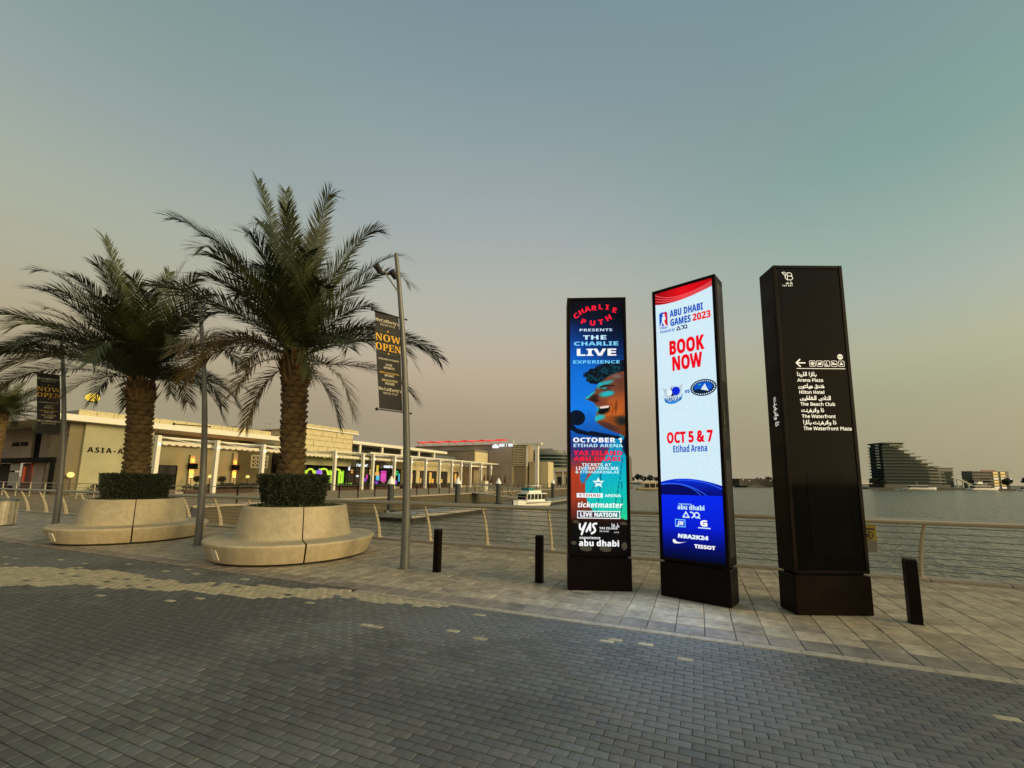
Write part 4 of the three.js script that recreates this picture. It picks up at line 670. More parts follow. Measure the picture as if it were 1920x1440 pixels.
// spray of dry cut stubs and fibre at the crown's base
function bootCone(c, rad, f) {
  const gs = []; for (let i = 0; i < 46; i++) { const a = i * 2.39996, h = f(-0.45, 0.35), l = f(0.35, 0.6), out = rad * mix(0.9, 0.55, (h + 0.45) / 0.8), b = new THREE.ConeGeometry(0.05, l, 5); b.scale(1.2, 1, 0.55); b.translate(0, l / 2, 0); b.rotateX(f(0.15, 0.55)); b.rotateY(Math.PI / 2 - a); b.translate(c.x + Math.cos(a) * out, c.y + h, c.z + Math.sin(a) * out); gs.push(b.toNonIndexed()); }
  return mergeGeometries(gs);
}
{
  const k = 0.01178, cx = 556, cy = 668, right = [[342, 447, 0.6, 0.5], [465, 342, -0.3, 0.15], [497, 343, -0.9, 0.1], [438, 396, -1.0, 0.9], [612, 360, -0.4, 0.3], [646, 396, 0.5, 0.75], [722, 452, 0.1, 0.75], [727, 474, -1.2, 0.9], [792, 560, 0.5, 1.0], [816, 665, 0.1, 1.1], [806, 694, 0.9, 0.9], [690, 784, 0.6, 1.1], [770, 640, -1.4, 0.9], [640, 742, 1.2, 0.8], [480, 788, 0.2, 1.0], [428, 706, 0.9, 0.9], [396, 604, 0.2, 0.7], [402, 545, -0.9, 0.7], [580, 500, 2.0, 0.6], [540, 545, 2.4, 0.6], [625, 600, 2.3, 0.7], [500, 600, 2.2, 0.7], [600, 430, 1.2, 0.4], [660, 520, 1.5, 0.7], [455, 480, 1.3, 0.5], [540, 420, -1.4, 0.3], [690, 600, 1.4, 0.9], [520, 760, 1.3, 0.8], [610, 770, -0.6, 0.9], [415, 650, -1.2, 0.8]].map(([x, y, z, r]) => [(x - cx - 0.08 * (cy - y)) * k * (1 - z / 9.3), (cy - y) * k * (y < cy ? 1.12 : 1) * (1 - z / 9.3), z, r * 0.8]);
  palm('tall feathery date palm in the nearer planter, right of the pair', PR[0] - 0.16, PR[1], 0.95, 3.12, [-0.012, 0, -0.010], 0.245, right, 71, 20);
  const k2 = 0.01446, dx = 266, dy = 706, left = [[85, 524, 0.4, 0.7], [112, 612, 1.2, 1.0], [160, 480, -0.5, 0.5], [203, 457, 0.2, 0.15], [336, 486, -0.2, 0.4], [402, 522, 0.4, 0.9], [2, 690, 0.8, 0.9], [30, 654, -0.2, 0.9], [24, 745, 0.6, 1.1], [130, 784, 0.5, 1.1], [200, 762, -0.6, 0.9], [372, 768, 0.4, 1.0], [424, 745, -0.3, 1.0], [470, 786, 0.8, 1.2], [440, 566, 0.6, 0.8], [458, 640, -0.4, 0.9], [470, 700, 0.4, 1.1], [300, 560, 2.2, 0.6], [240, 600, 2.4, 0.6], [350, 620, 2.2, 0.7], [180, 640, 2.0, 0.8], [260, 520, 1.2, 0.4], [390, 600, 1.6, 0.8], [150, 700, 1.8, 0.9], [330, 700, 2.3, 0.8], [230, 700, 2.4, 0.8], [90, 660, 1.6, 0.9], [60, 700, 1.2, 1.0], [250, 500, -1.2, 0.3], [420, 680, 1.4, 0.9]].map(([x, y, z, r]) => [(x - dx - 0.13 * (dy - y)) * k2 * (1 - z / 11.4), (dy - y) * k2 * (y < dy ? 1.12 : 1) * (1 - z / 11.4), z, r * 0.8]);
  palm('broad dense date palm in the farther planter at left', PL[0] - 0.08, PL[1], 0.95, 3.10, [-0.02, 0, -0.012], 0.275, left, 133, 28, 1.08);
  palm('paler date palm crossing the left edge, farthest of the three palms', P(-41, 12).x, P(-41, 12).z, 0, 5.2, [0.01, 0, 0], 0.27, [], 207, 46, 0.95);
}
{ // litter bin
  const g = thing('litter_bin', 'round grey steel litter bin standing at the left edge', 'bin', P(-20.9, 6.5), TURN);
  part('drum', [cyl(0.30, 0.30, 0.03, 0.78, 32)], M.rail, g); part('lid', [cyl(0.315, 0.315, 0.78, 0.83, 32), cyl(0.315, 0.2, 0.83, 0.86, 32)], M.pole, g); part('foot', [cyl(0.27, 0.27, 0, 0.03, 32)], M.gap, g);
  for (let i = 0; i < 14; i++) { const a = i / 14 * 6.283; const b = bx(-0.02, 0.02, 0.08, 0.74, -0.004, 0.008, 0.002); b.rotateY(Math.PI / 2 - a); b.translate(Math.cos(a) * 0.302, 0, Math.sin(a) * 0.302); part('slat', b, M.post, g); }
}
// ------------------------------------------------------------------ the restaurant with the long flat roof
const fontBold = await new FontLoader().loadAsync('fonts/droid/droid_sans_bold.typeface.json');
function letters(s, size, track, depth = 0.06) {                      // raised letters, one geometry, left edge at 0
  const gs = []; let x = 0;
  for (const ch of s) { if (ch !== ' ') { const g = new TextGeometry(ch, { font: fontBold, size, depth, curveSegments: 3 }); g.computeBoundingBox(); const w = g.boundingBox.max.x - g.boundingBox.min.x; g.translate(x - g.boundingBox.min.x, 0, 0); gs.push(g.index ? g.toNonIndexed() : g); x += w + track; } else x += size * 0.5; }
  return [mergeGeometries(gs), x - track];
}
const FACE = Math.PI / 2;                                             // turns a +z facing thing to face +s
const lampGlass = glow([1.0, 0.62, 0.16], 1.6), warmStrip = glow([1.0, 0.42, 0.10], 1.0), whiteNeon = glow([0.85, 0.93, 1.0], 1.3);
function point(parent, at, colour, power, dist = 12) { const l = new THREE.PointLight(col(colour), power, dist, 2); l.position.copy(at); l.name = 'lamp_light'; l.shadow.radius = 6; parent.add(l); return l; }
{
  const b = site('restaurant_building', 'long cream restaurant with flat overhanging roof and black letters on its wall', 'building', -52, 20);
  b.put('wall', M.cream, [-53, -51, 20, 25.25, 0, 6.38]);
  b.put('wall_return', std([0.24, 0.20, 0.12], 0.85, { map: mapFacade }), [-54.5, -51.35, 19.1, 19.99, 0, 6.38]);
  b.put('roof_slab', M.white, [-76, -50, 17.3, 38.4, 6.4, 6.95]);
  const par = b.put('parapet', M.greyWall, [-75, -50.78, 19.3, 37.55, 6.955, 7.46]);
  for (let t = 19.25, i = 0; t < 37.5; t += 1.22, i++) { const m = part('parapet_stone', b.box(-50.775, -50.6, t + 0.012, Math.min(37.6, t + 1.205), 6.958, 7.5 + rr(0, 0.01), 0.015), M.facade, par); }
  // sign on the big wall
  const [lg, lw] = letters('ASIA-ASIA', 0.46, 0.135, 0.05); lg.rotateY(FACE); const sp = b.at(-50.99, 20.3, 3.78); lg.translate(sp.x, sp.y, sp.z);
  part('wall_lettering', lg, M.black, b.g);
  // flank facing the promenade: wall, dark portico, timber doors
  b.put('flank_wall', M.pink, [-76, -62.1, 20.5, 21, 3.0, 6.38], [-60.3, -54.5, 20.5, 21, 3.0, 6.38]);
  b.put('wall_slot', M.black, [-62.1, -60.3, 20.7, 21, 0, 6.38]);
  const [l2, w2] = letters('ASIA-ASIA', 0.42, 0.1, 0.05); const q = b.at(-66.2, 20.49, 4.62); l2.translate(q.x, q.y, q.z); part('flank_lettering', l2, M.black, b.g);
  const po = b.put('portico', M.black, [-76, -52.9, 18.8, 20.4, 2.86, 3.26], [-53.35, -52.95, 18.9, 19.3, 0, 2.86]);
  b.put('door_wall', M.interior, [-76, -66, 20.6, 20.9, 0, 2.86], [-63.3, -58.6, 20.6, 20.9, 0, 2.86]);
  point(b.g, b.at(-61, 19.9, 2.2), [1, 0.20, 0.04], 1.4, 6);
  for (let i = 0; i < 6; i++) b.put('timber_panel', std([0.12, 0.03, 0.012], 0.5, { map: mapStone }), [-63.2 + i * 0.78, -62.5 + i * 0.78, 20.48, 20.58, 0.1, 2.8]);
  b.put('lit_panel', glow([0.9, 0.10, 0.02], 0.3), [-62.9, -62.4, 20.44, 20.47, 1.0, 2.5], [-60.9, -60.6, 20.44, 20.47, 0.8, 2.5], [-59.5, -59.0, 20.44, 20.47, 0.8, 2.6]);
  b.put('window_pane', std([0.30, 0.31, 0.29], 0.2), [-65.95, -63.95, 20.5, 20.56, 2.1, 3.0], [-65.95, -63.95, 20.5, 20.56, 0.6, 1.95]);
  b.put('column', M.pink, [-58.3, -56.3, 19.6, 20.3, 0, 2.86]);
  b.put('lit_strip', glow([1.0, 0.30, 0.12], 0.55), [-55.9, -55.6, 20.3, 20.4, 0.5, 2.6], [-54.9, -54.7, 20.3, 20.45, 3.3, 6.3]);
  b.put('side_window', std([0.42, 0.44, 0.42], 0.25), [-55.5, -53.8, 20.3, 20.36, 0.4, 2.6]);
  for (const s of [-57.9, -56.1]) { const m = part('wall_light', b.box(s - 0.12, s + 0.12, 20.3, 20.48, 4.3, 4.75), M.black, b.g); }
  // terrace under the roof
  b.put('terrace_wall', M.cream, [-56, -55, 25.25, 36.45, 0, 6.38]);
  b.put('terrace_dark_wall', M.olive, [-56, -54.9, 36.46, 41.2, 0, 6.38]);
  b.put('terrace_floor', M.coping, [-55, -46.6, 25.3, 42, 0, 0.2]);
  const d = b.put('door', M.darkGlass, [-54.99, -54.93, 28.0, 29.65, 0.22, 2.82]); b.put('door_frame', M.black, [-54.98, -54.88, 27.9, 28.0, 0.22, 2.92], [-54.98, -54.88, 29.65, 29.75, 0.22, 2.92], [-54.98, -54.88, 28.0, 29.65, 2.83, 2.92]);
  for (const [a, c, top] of [[30.8, 31.35, 4.2], [35.72, 36.25, 4.75]]) { b.put('pillar', M.cream, [-54.95, -54.6, a, c, 0.22, top]); }
  const fr = b.put('lattice_panel', M.fabric, [-54.88, -54.84, 38.2, 40.6, 2.95, 3.02], [-54.88, -54.84, 38.2, 40.6, 4.58, 4.65], [-54.88, -54.84, 38.2, 38.27, 3.02, 4.58], [-54.88, -54.84, 40.53, 40.6, 3.02, 4.58]);
  for (let i = 0; i < 4; i++) for (let j = 0; j < 3; j++) { const g = new THREE.TorusGeometry(0.24, 0.035, 5, 14); g.rotateY(FACE); const w = b.at(-54.86, 38.55 + i * 0.56, 3.28 + j * 0.5); g.translate(w.x, w.y, w.z); part('ring', g.toNonIndexed(), M.fabric, fr); }
  b.put('dark_doorway', M.black, [-54.9, -54.86, 41.3, 44, 0.2, 4.3]);
}
// loudspeakers with orange uplight on the terrace pillars
[[31.07, 4.2, 'left'], [36.0, 4.75, 'right']].forEach(([t, top, w], i) => {
  const g = thing('wall_lamp', `black box wall light with an orange glow above and below, on the ${w} terrace pillar`, 'wall light', P(-54.45, t, 0), TURN, 'orange wall lights on the terrace pillars');
  part('box', bx(-0.2, 0.18, 2.55, 3.22, -0.42, 0.42, 0.02), M.black, g);
  part('lens', [bx(-0.12, 0.1, 3.225, 3.24, -0.2, 0.2, 0.002), bx(-0.12, 0.1, 2.53, 2.545, -0.2, 0.2, 0.002)], warmStrip, g);
  point(g, v3(0.06, 3.55, 0), [1, 0.27, 0.03], 2.6, 5); point(g, v3(0.06, 2.15, 0), [1, 0.27, 0.03], 3.6, 5);
});
// globe lamps
[['beside the terrace door', -53.2, 30.3, 1.5], ['left of the first orange pillar', -53.2, 32.3, 1.52], ['left of the second orange pillar', -53.2, 35.1, 1.55], ['right of the second orange pillar', -53.2, 36.8, 1.55], ['against the dark wall by the palm trunk', -53.2, 40.2, 1.5]].forEach(([w, s, t, h]) => {
  const g = thing('globe_lamp', `small glowing globe lamp on a thin stand ${w}`, 'lamp', P(s, t, 0.2), TURN, 'globe lamps on the restaurant terrace');
  part('stand', [rod(v3(0, 0, 0), v3(0, h - 0.18, 0), 0.03), cyl(0.16, 0.16, 0, 0.03, 16)], M.brown, g); part('globe', ball(0.2, 0, h, 0), lampGlass, g); part('collar', cyl(0.09, 0.12, h - 0.24, h - 0.17, 12), M.brownDark, g);
  point(g, v3(0.24, h, 0), [1, 0.6, 0.2], 1.1, 6);
});
{ // lamp at the wall corner and the yellow globe on the roof
  const g = thing('globe_lamp', 'glowing yellow globe lamp at the corner of the lettered wall', 'lamp', P(-50.6, 19.3, 0), TURN);
  part('stand', [rod(v3(0, 0, 0), v3(0, 1.5, 0), 0.05), cyl(0.2, 0.2, 0, 0.04, 16)], M.timber, g); part('globe', ball(0.24, 0, 1.72, 0), lampGlass, g); point(g, v3(0.28, 1.72, 0), [1, 0.55, 0.1], 1.2, 5);
  const r = thing('balloon_lamp', 'large yellow glowing balloon lamp on a thin mast above the restaurant roof', 'lamp', P(-54, 21.35, 6.95), TURN);
  part('mast', rod(v3(0, 0, 0), v3(0, 1.85, 0), 0.02), M.pole, r); const e = ball(0.52, 0, 0, 0, 24); e.scale(1, 0.78, 1); e.translate(0, 2.22, 0); part('globe', e, glow([1.0, 0.66, 0.06], 1.35), r); part('collar', cyl(0.16, 0.2, 1.76, 1.86, 14), M.brown, r); point(r, v3(0.6, 2.2, 0), [1, 0.6, 0.1], 1.0, 6);
}
// people and seats on the terrace
{
  const sofa = thing('outdoor_sofa', 'dark low outdoor sofa', 'sofa', P(-49, 31.4, 0.2), TURN + FACE, 'dark sofas along the restaurant terrace');
  part('seat', bx(-0.75, 0.75, 0.1, 0.42, -0.4, 0.4, 0.04), M.sofa, sofa); part('backrest', bx(-0.75, 0.75, 0.42, 0.82, 0.24, 0.4, 0.04), M.sofa, sofa);
  for (const s of [-1, 1]) part('armrest', bx(s * 0.68 - 0.08, s * 0.68 + 0.08, 0.42, 0.6, -0.36, 0.24, 0.03), M.sofa, sofa); for (const s of [-0.66, 0.66]) part('leg', [bx(s - 0.04, s + 0.04, 0, 0.1, -0.34, -0.26, 0.005), bx(s - 0.04, s + 0.04, 0, 0.1, 0.26, 0.34, 0.005)], M.black, sofa);
  const ORD = ['first', 'second', 'third', 'fourth', 'fifth', 'sixth', 'seventh', 'eighth', 'ninth'];
  sofa.userData.label = 'first dark low sofa from the left in the terrace row';
  for (let i = 1; i < 9; i++) copy(sofa, ORD[i] + ' dark low sofa from the left in the terrace row', P(-49 + rr(-0.3, 0.3), 31.4 + i * 1.85, 0.2), TURN + FACE + rr(-0.06, 0.06));
}
{ // potted round shrubs beside the pillars
  const pot = (label, t, s, r) => { const g = thing('potted_shrub', label, 'plant', P(s, t, 0.2), TURN); part('pot', [cyl(0.2, 0.27, 0, 0.5, 16)], M.brown, g); part('stem', rod(v3(0, 0.5, 0), v3(0, 0.9, 0), 0.03), M.timber, g); leaves('crown', 500, () => { const a = R() * 6.283, b = Math.acos(2 * R() - 1), d = r * Math.cbrt(R()); return [v3(Math.cos(a) * Math.sin(b) * d, 1.2 + Math.cos(b) * d, Math.sin(a) * Math.sin(b) * d), v3(rr(-1, 1), rr(-0.4, 1), rr(-1, 1))]; }, leafGeo(0.14, 0.04), g, [[0.02, 0.022, 0.008], [0.012, 0.014, 0.006]]); };
  pot('dark round potted shrub just right of the first orange terrace pillar', 33.3, -52.6, 0.42); pot('dark tall potted shrub at the terrace door, left of the first orange pillar', 30.1, -51.8, 0.34);
}
// ------------------------------------------------------------------ stone clad block
{
  const b = site('stone_block', 'cream stone-clad block of large offset panels with a thin roof, right of the palm trunk', 'building', -54, 46);
  b.put('wall', M.gap, [-60, -49.12, 41.42, 49.72, 3.42, 8.36]);
  const xs = [[41.4, 43.6, 45.2, 47.3, 49.8], [41.4, 42.7, 44.6, 46.2, 48.5, 49.8], [41.4, 43.2, 45.8, 47.9, 49.8], [41.4, 44.2, 46.6, 49.8]], hs = [5.35, 6.1, 6.9, 7.55, 8.36];
  for (let r = 0; r < 4; r++) for (let i = 0; i < xs[r].length - 1; i++) b.put('stone_panel', M.facade, [-49.12, -48.98 + rr(-0.015, 0.02), xs[r][i] + 0.015, xs[r][i + 1] - 0.015, hs[r] + 0.015, hs[r + 1] - 0.015, 0.02]);
  for (let i = 0; i < 5; i++) for (let r = 0; r < 4; r++) b.put('stone_panel', M.facade, [-60 + i * 2.17 + 0.015, -60 + (i + 1) * 2.17 - 0.015, 41.3 + rr(-0.01, 0.015), 41.42, hs[r] + 0.015, hs[r + 1] - 0.015, 0.02]);
  b.put('side_wall', M.facade, [-60, -49.1, 49.721, 49.8, 5.3, 8.36]);
  b.put('lower_wall', M.cream, [-49.12, -49.0, 41.4, 49.8, 3.45, 5.34]);
  const roof = b.put('roof', M.white, [-60.5, -48.7, 41, 50.8, 8.37, 8.6]);
  for (let t = 41.1; t < 50.5; t += 1.35) part('roof_stone', b.box(-48.85, -48.68, t + 0.012, Math.min(50.75, t + 1.338), 8.6, 8.98, 0.02), M.facade, roof);
  b.put('plant_room', M.greyWall, [-66, -58.5, 38.2, 47.6, 6.9, 8.62]);
  for (const t of [42.6, 43.3]) b.put('aerial', M.pole, rod(b.at(-58.8, t, 8.6), b.at(-58.8, t, 9.6), 0.02), ball(0.08, ...b.at(-58.8, t, 9.6).toArray(), 8));
}
// ------------------------------------------------------------------ shop row behind the pergola
const shopShell = [];
{
  const b = site('shop_row', 'row of lit shops with dark windows behind the white pergola', 'building', -54, 70);
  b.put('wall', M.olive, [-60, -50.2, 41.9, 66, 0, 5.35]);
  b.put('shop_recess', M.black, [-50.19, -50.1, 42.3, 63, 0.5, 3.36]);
  b.put('clerestory_wall', M.clerestory, [-60, -54, 49.9, 100, 5.36, 7.05]);
  const roof = b.put('canopy_roof', M.white, [-62, -50, 50.9, 78, 7.1, 7.6]);
  for (const t of [52.6, 57.8, 63, 68.2, 73.4]) b.put('roof_post', M.white, [-50.5, -50.2, t, t + 0.4, 5.4, 7.09]);
  b.put('plinth', M.coping, [-50.2, -48.6, 42, 110, 0, 0.35]);
  // shop one: lime arches
  const green = glow([0.35, 0.85, 0.02], 0.95), lime = glow([0.75, 0.95, 0.06], 0.95), purple = glow([0.35, 0.12, 0.9], 0.9), magenta = glow([0.85, 0.04, 0.5], 0.8), cyan = glow([0.05, 0.6, 0.8], 0.8), amber = glow([1.0, 0.5, 0.08], 0.8), emerald = glow([0.02, 0.7, 0.15], 0.8), violet = glow([0.35, 0.05, 0.75], 0.8), redGlow = glow([0.8, 0.05, 0.06], 0.7), white = glow([0.9, 0.9, 0.95], 0.8);
  const arch = (t, w, h, m, r = 0.14) => { const p = []; for (let i = 0; i <= 12; i++) { const a = Math.PI * i / 12; p.push(b.at(-49.9, t - Math.cos(a) * w, h - w + Math.sin(a) * w)); } p.unshift(b.at(-49.9, t - w, 0.75)); p.push(b.at(-49.9, t + w, 0.75)); part('neon_arch', tube(p, r, 30, 6), m, b.g); };
  arch(43.3, 0.62, 2.9, lime); arch(45.6, 0.8, 3.0, lime); arch(48.0, 0.78, 3.0, lime);
  for (const [t, w, k] of [[42.55, 0.18, green], [44.25, 0.16, green], [46.75, 0.2, green], [47.05, 0.12, lime], [49.2, 0.22, green], [45.0, 0.2, green], [48.5, 0.15, green]]) b.put('light_strip', k, [-49.98, -49.93, t - w, t + w, 0.7, rr(2.6, 3.1)]);
  for (const [t, h, r, m] of [[44.55, 2.45, 0.42, purple], [45.75, 1.6, 0.36, violet], [43.3, 1.7, 0.3, lime]]) { const g = new THREE.IcosahedronGeometry(r, 1); const w = b.at(-49.6, t, h); g.scale(1, 1, 1); g.translate(w.x, w.y, w.z); part('window_ornament', ni(g), m, b.g); }
  // dim boutique, then bright display windows
  const display = (t, h0, h1, w, m) => b.put('display', m, [-49.95, -49.9, t - w, t + w, h0, h1]);
  for (let t = 42.9; t < 63; t += 1.45) b.put('mullion', M.black, [-49.86, -49.8, t - 0.035, t + 0.035, 0.5, 3.36, 0.004]);
  b.put('transom', M.black, [-49.86, -49.8, 42.3, 63, 2.72, 2.78, 0.004], [-49.86, -49.8, 42.3, 63, 0.44, 0.56, 0.004], [-49.86, -49.8, 42.3, 63, 3.37, 3.47, 0.004]);
  b.put('mannequin_window', M.interior, [-50.09, -50.0, 49.9, 54.6, 0.6, 3.3]);
  for (const [t, h0, h1, w, m] of [[51.0, 2.5, 3.0, 0.2, amber], [52.2, 1.9, 2.2, 0.28, white], [53.3, 1.5, 2.1, 0.16, redGlow], [53.9, 1.2, 1.7, 0.2, violet], [54.3, 1.6, 2.3, 0.12, magenta], [50.6, 0.75, 0.95, 0.6, green], [55.1, 2.3, 3.2, 0.28, amber], [55.3, 1.2, 2.0, 0.25, glow([0.4, 0.5, 0.03], 0.6)], [56.6, 2.2, 2.8, 0.5, amber], [56.8, 1.4, 2.2, 0.4, cyan], [56.4, 0.75, 1.2, 0.5, violet], [58.2, 1.2, 3.0, 0.8, magenta], [58.3, 0.8, 1.6, 0.3, glow([0.5, 0.1, 0.2], 0.7)], [60.2, 1.3, 2.0, 0.2, redGlow], [61.0, 1.4, 2.2, 0.22, amber], [61.6, 2.3, 3.1, 0.42, emerald], [61.5, 0.8, 1.4, 0.3, violet], [62.3, 1.2, 2.6, 0.16, cyan]]) display(t, h0, h1, w, m);
  // lit name signs, too far to read
  const squiggle = (t, n, h, seed) => { const r = rng(seed), gs = []; for (let i = 0; i < n; i++) { const a = t + i * 0.36, k = r(); gs.push(b.box(-49.94, -49.88, a, a + 0.07, h, h + 0.42, 0.005)); if (k < 0.75) gs.push(b.box(-49.94, -49.88, a + 0.08, a + 0.27, h + (k < 0.4 ? 0.35 : 0.17), h + (k < 0.4 ? 0.42 : 0.24), 0.005)); if (k > 0.3) gs.push(b.box(-49.94, -49.88, a + 0.2, a + 0.27, h, h + 0.34, 0.005)); } part('shop_sign', gs, whiteNeon, b.g); };
  squiggle(44.8, 8, 3.66, 3); squiggle(51.9, 7, 3.55, 9); squiggle(58.2, 7, 3.55, 14);
  b.put('blade_sign', whiteNeon, [-49.6, -49.55, 49.9, 50.2, 2.9, 3.9]); b.put('blade_sign', glow([0.8, 0.6, 0.05], 0.8), [-49.6, -49.55, 56.0, 56.5, 2.7, 3.9]);
  // stone faced shops farther on, dark doorways with golden light
  b.put('far_wall', M.gap, [-60, -52.1, 66, 125, 0, 5.35]);
  for (let t = 66; t < 92; t += 1.9) for (const [a, c] of [[3.4, 4.35], [4.37, 5.33]]) b.put('stone_panel', M.facade, [-52.1, -51.98 + rr(-0.01, 0.015), t + 0.015, t + 1.885, a + 0.01, c, 0.02]);
  b.put('upper_wall', M.olive, [-52.1, -52.0, 92.0, 125, 3.4, 5.33]);
  for (const [t, m] of [[68.2, amber], [71.5, amber], [74.6, amber], [75.6, amber], [79, amber], [83.2, redGlow], [84.6, amber], [88, amber], [91, amber]]) b.put('lit_doorway', m, [-52.05, -51.99, t, t + rr(0.3, 0.9), 0.5, rr(1.7, 3.1)]);
  for (const t of [66.1, 70, 77.2, 81.4, 86.2]) b.put('pier', M.facade, [-52.05, -51.9, t, t + 1.1, 0.36, 3.39]);
  b.put('lit_kiosk_front', glow([1.0, 0.55, 0.06], 0.95), [-51.99, -51.93, 101, 104.5, 2.0, 3.4], [-51.99, -51.93, 105, 108, 2.0, 3.4]);
  for (const t of [90, 95, 103, 110]) { const w = b.at(-50.5, t, 4.2); part('hanging_lamp', ball(0.26, w.x, w.y, w.z, 10), lampGlass, b.g); point(b.g, v3(w.x + 0.4, w.y - 0.1, w.z), [1, 0.6, 0.15], 3, 9); }
  point(b.g, b.at(-49.0, 45.6, 2.2), [0.5, 0.9, 0.05], 5, 9); point(b.g, b.at(-49.0, 58, 2.2), [0.8, 0.2, 0.7], 3, 8); point(b.g, b.at(-50.8, 73, 2.4), [1, 0.6, 0.15], 5, 9); point(b.g, b.at(-50.8, 85, 2.4), [1, 0.5, 0.15], 4, 9);
}
// ------------------------------------------------------------------ white pergola with scalloped awnings
{
  const b = site('pergola', 'long white pergola of slim columns and beams along the far promenade', 'pergola', -46, 60);
  const cols = [23.1, 28.3, 33.35, 38.5, 43.75, 49.0, 51.1, 56.05, 60.4, 64.7, 69.2, 73.6, 77.2, 81.2, 86, 91, 95.6, 98.4, 103.5, 108.7, 113.5, 119];
  for (const t of cols) {
    const c = b.put('column', M.white, [-46.2, -46.03, t - 0.16, t + 0.16, 0, 5.42, 0.01], [-45.93, -45.76, t - 0.16, t + 0.16, 0, 5.42, 0.01]);
    part('column_web', b.box(-46.029, -45.931, t - 0.07, t + 0.07, 0, 5.3, 0.004), t < 40 ? M.timber : M.greyWall, c);
    part('bracket_lamp', b.box(-45.75, -45.60, t - 0.07, t + 0.07, 4.5, 4.72, 0.02), glow([0.95, 0.9, 0.8], 1.3, [0.6, 0.6, 0.55]), c);
    b.put('cross_beam', M.white, [-50.2, -46.2, t - 0.09, t + 0.09, 5.2, 5.42, 0.01]);
  }
  b.put('long_beam', M.white, [-46.12, -45.84, 50.4, 119.3, 5.43, 5.66, 0.01]);
  b.put('long_beam', M.white, [-49.4, -49.2, 22.8, 119.3, 5.43, 5.6, 0.01]);
  for (let i = 0; i < 3; i++) b.put('roof_rail', M.white, [-48.6 + i * 0.9, -48.5 + i * 0.9, 44, 119, 5.43, 5.5, 0.01]);
  for (let i = 0; i < 4; i++) { const a = cols[i], c = cols[i + 1]; b.put('slide_rail', M.white, rod(b.at(-46.0, a, 5.3), b.at(-48.8, c, 5.05), 0.05, 0.05, 6)); }
}
function awning(label, t0, t1, s, h, drop) {
  const g = thing('awning', label, 'awning', P(s, t0, h), TURN, 'scalloped fabric awnings under the pergola'), L = t1 - t0;
  const roof = new THREE.PlaneGeometry(3.2, L, 8, Math.max(8, Math.round(L * 3))); roof.rotateX(-Math.PI / 2); const p = roof.attributes.position; for (let i = 0; i < p.count; i++) p.setY(i, 0.16 * Math.cos((p.getX(i)) * 3.9) + 0.03); roof.translate(-1.6, 0, -L / 2); part('cloth', roof.toNonIndexed(), M.fabric, g);
  const sh = new THREE.Shape(); sh.moveTo(0, 0.2); sh.lineTo(L, 0.2); sh.lineTo(L, 0); const n = Math.round(L / 0.62); for (let i = 0; i < n; i++) { const a = L - i * L / n, c = L - (i + 1) * L / n; sh.quadraticCurveTo((a + c) / 2, -drop * 2, c, 0); } sh.lineTo(0, 0.2);
  const v = new THREE.ExtrudeGeometry(sh, { depth: 0.02, bevelEnabled: false, curveSegments: 5 }); v.rotateY(FACE); part('valance', ni(v), M.fabric, g);
  part('awning_bar', rod(v3(0, 0.2, 0), v3(0, 0.2, -L), 0.04, 0.04, 6), M.white, g);
}
awning('cream scalloped awning nearest the lettered wall', 23.6, 28, -46.4, 4.72, 0.14);
awning('cream scalloped awning over the middle of the terrace', 28.6, 33.1, -46.4, 4.72, 0.14);
awning('cream scalloped awning left of the nearer palm trunk', 33.7, 38.2, -46.4, 4.72, 0.14);
awning('cream scalloped awning in front of the stone block', 39.6, 50.8, -46.6, 4.62, 0.16);
awning('cream scalloped awning over the magenta display window', 52, 59, -46.6, 4.66, 0.16);
awning('cream scalloped awning toward the far end of the pergola', 82, 90, -46.6, 4.66, 0.16);

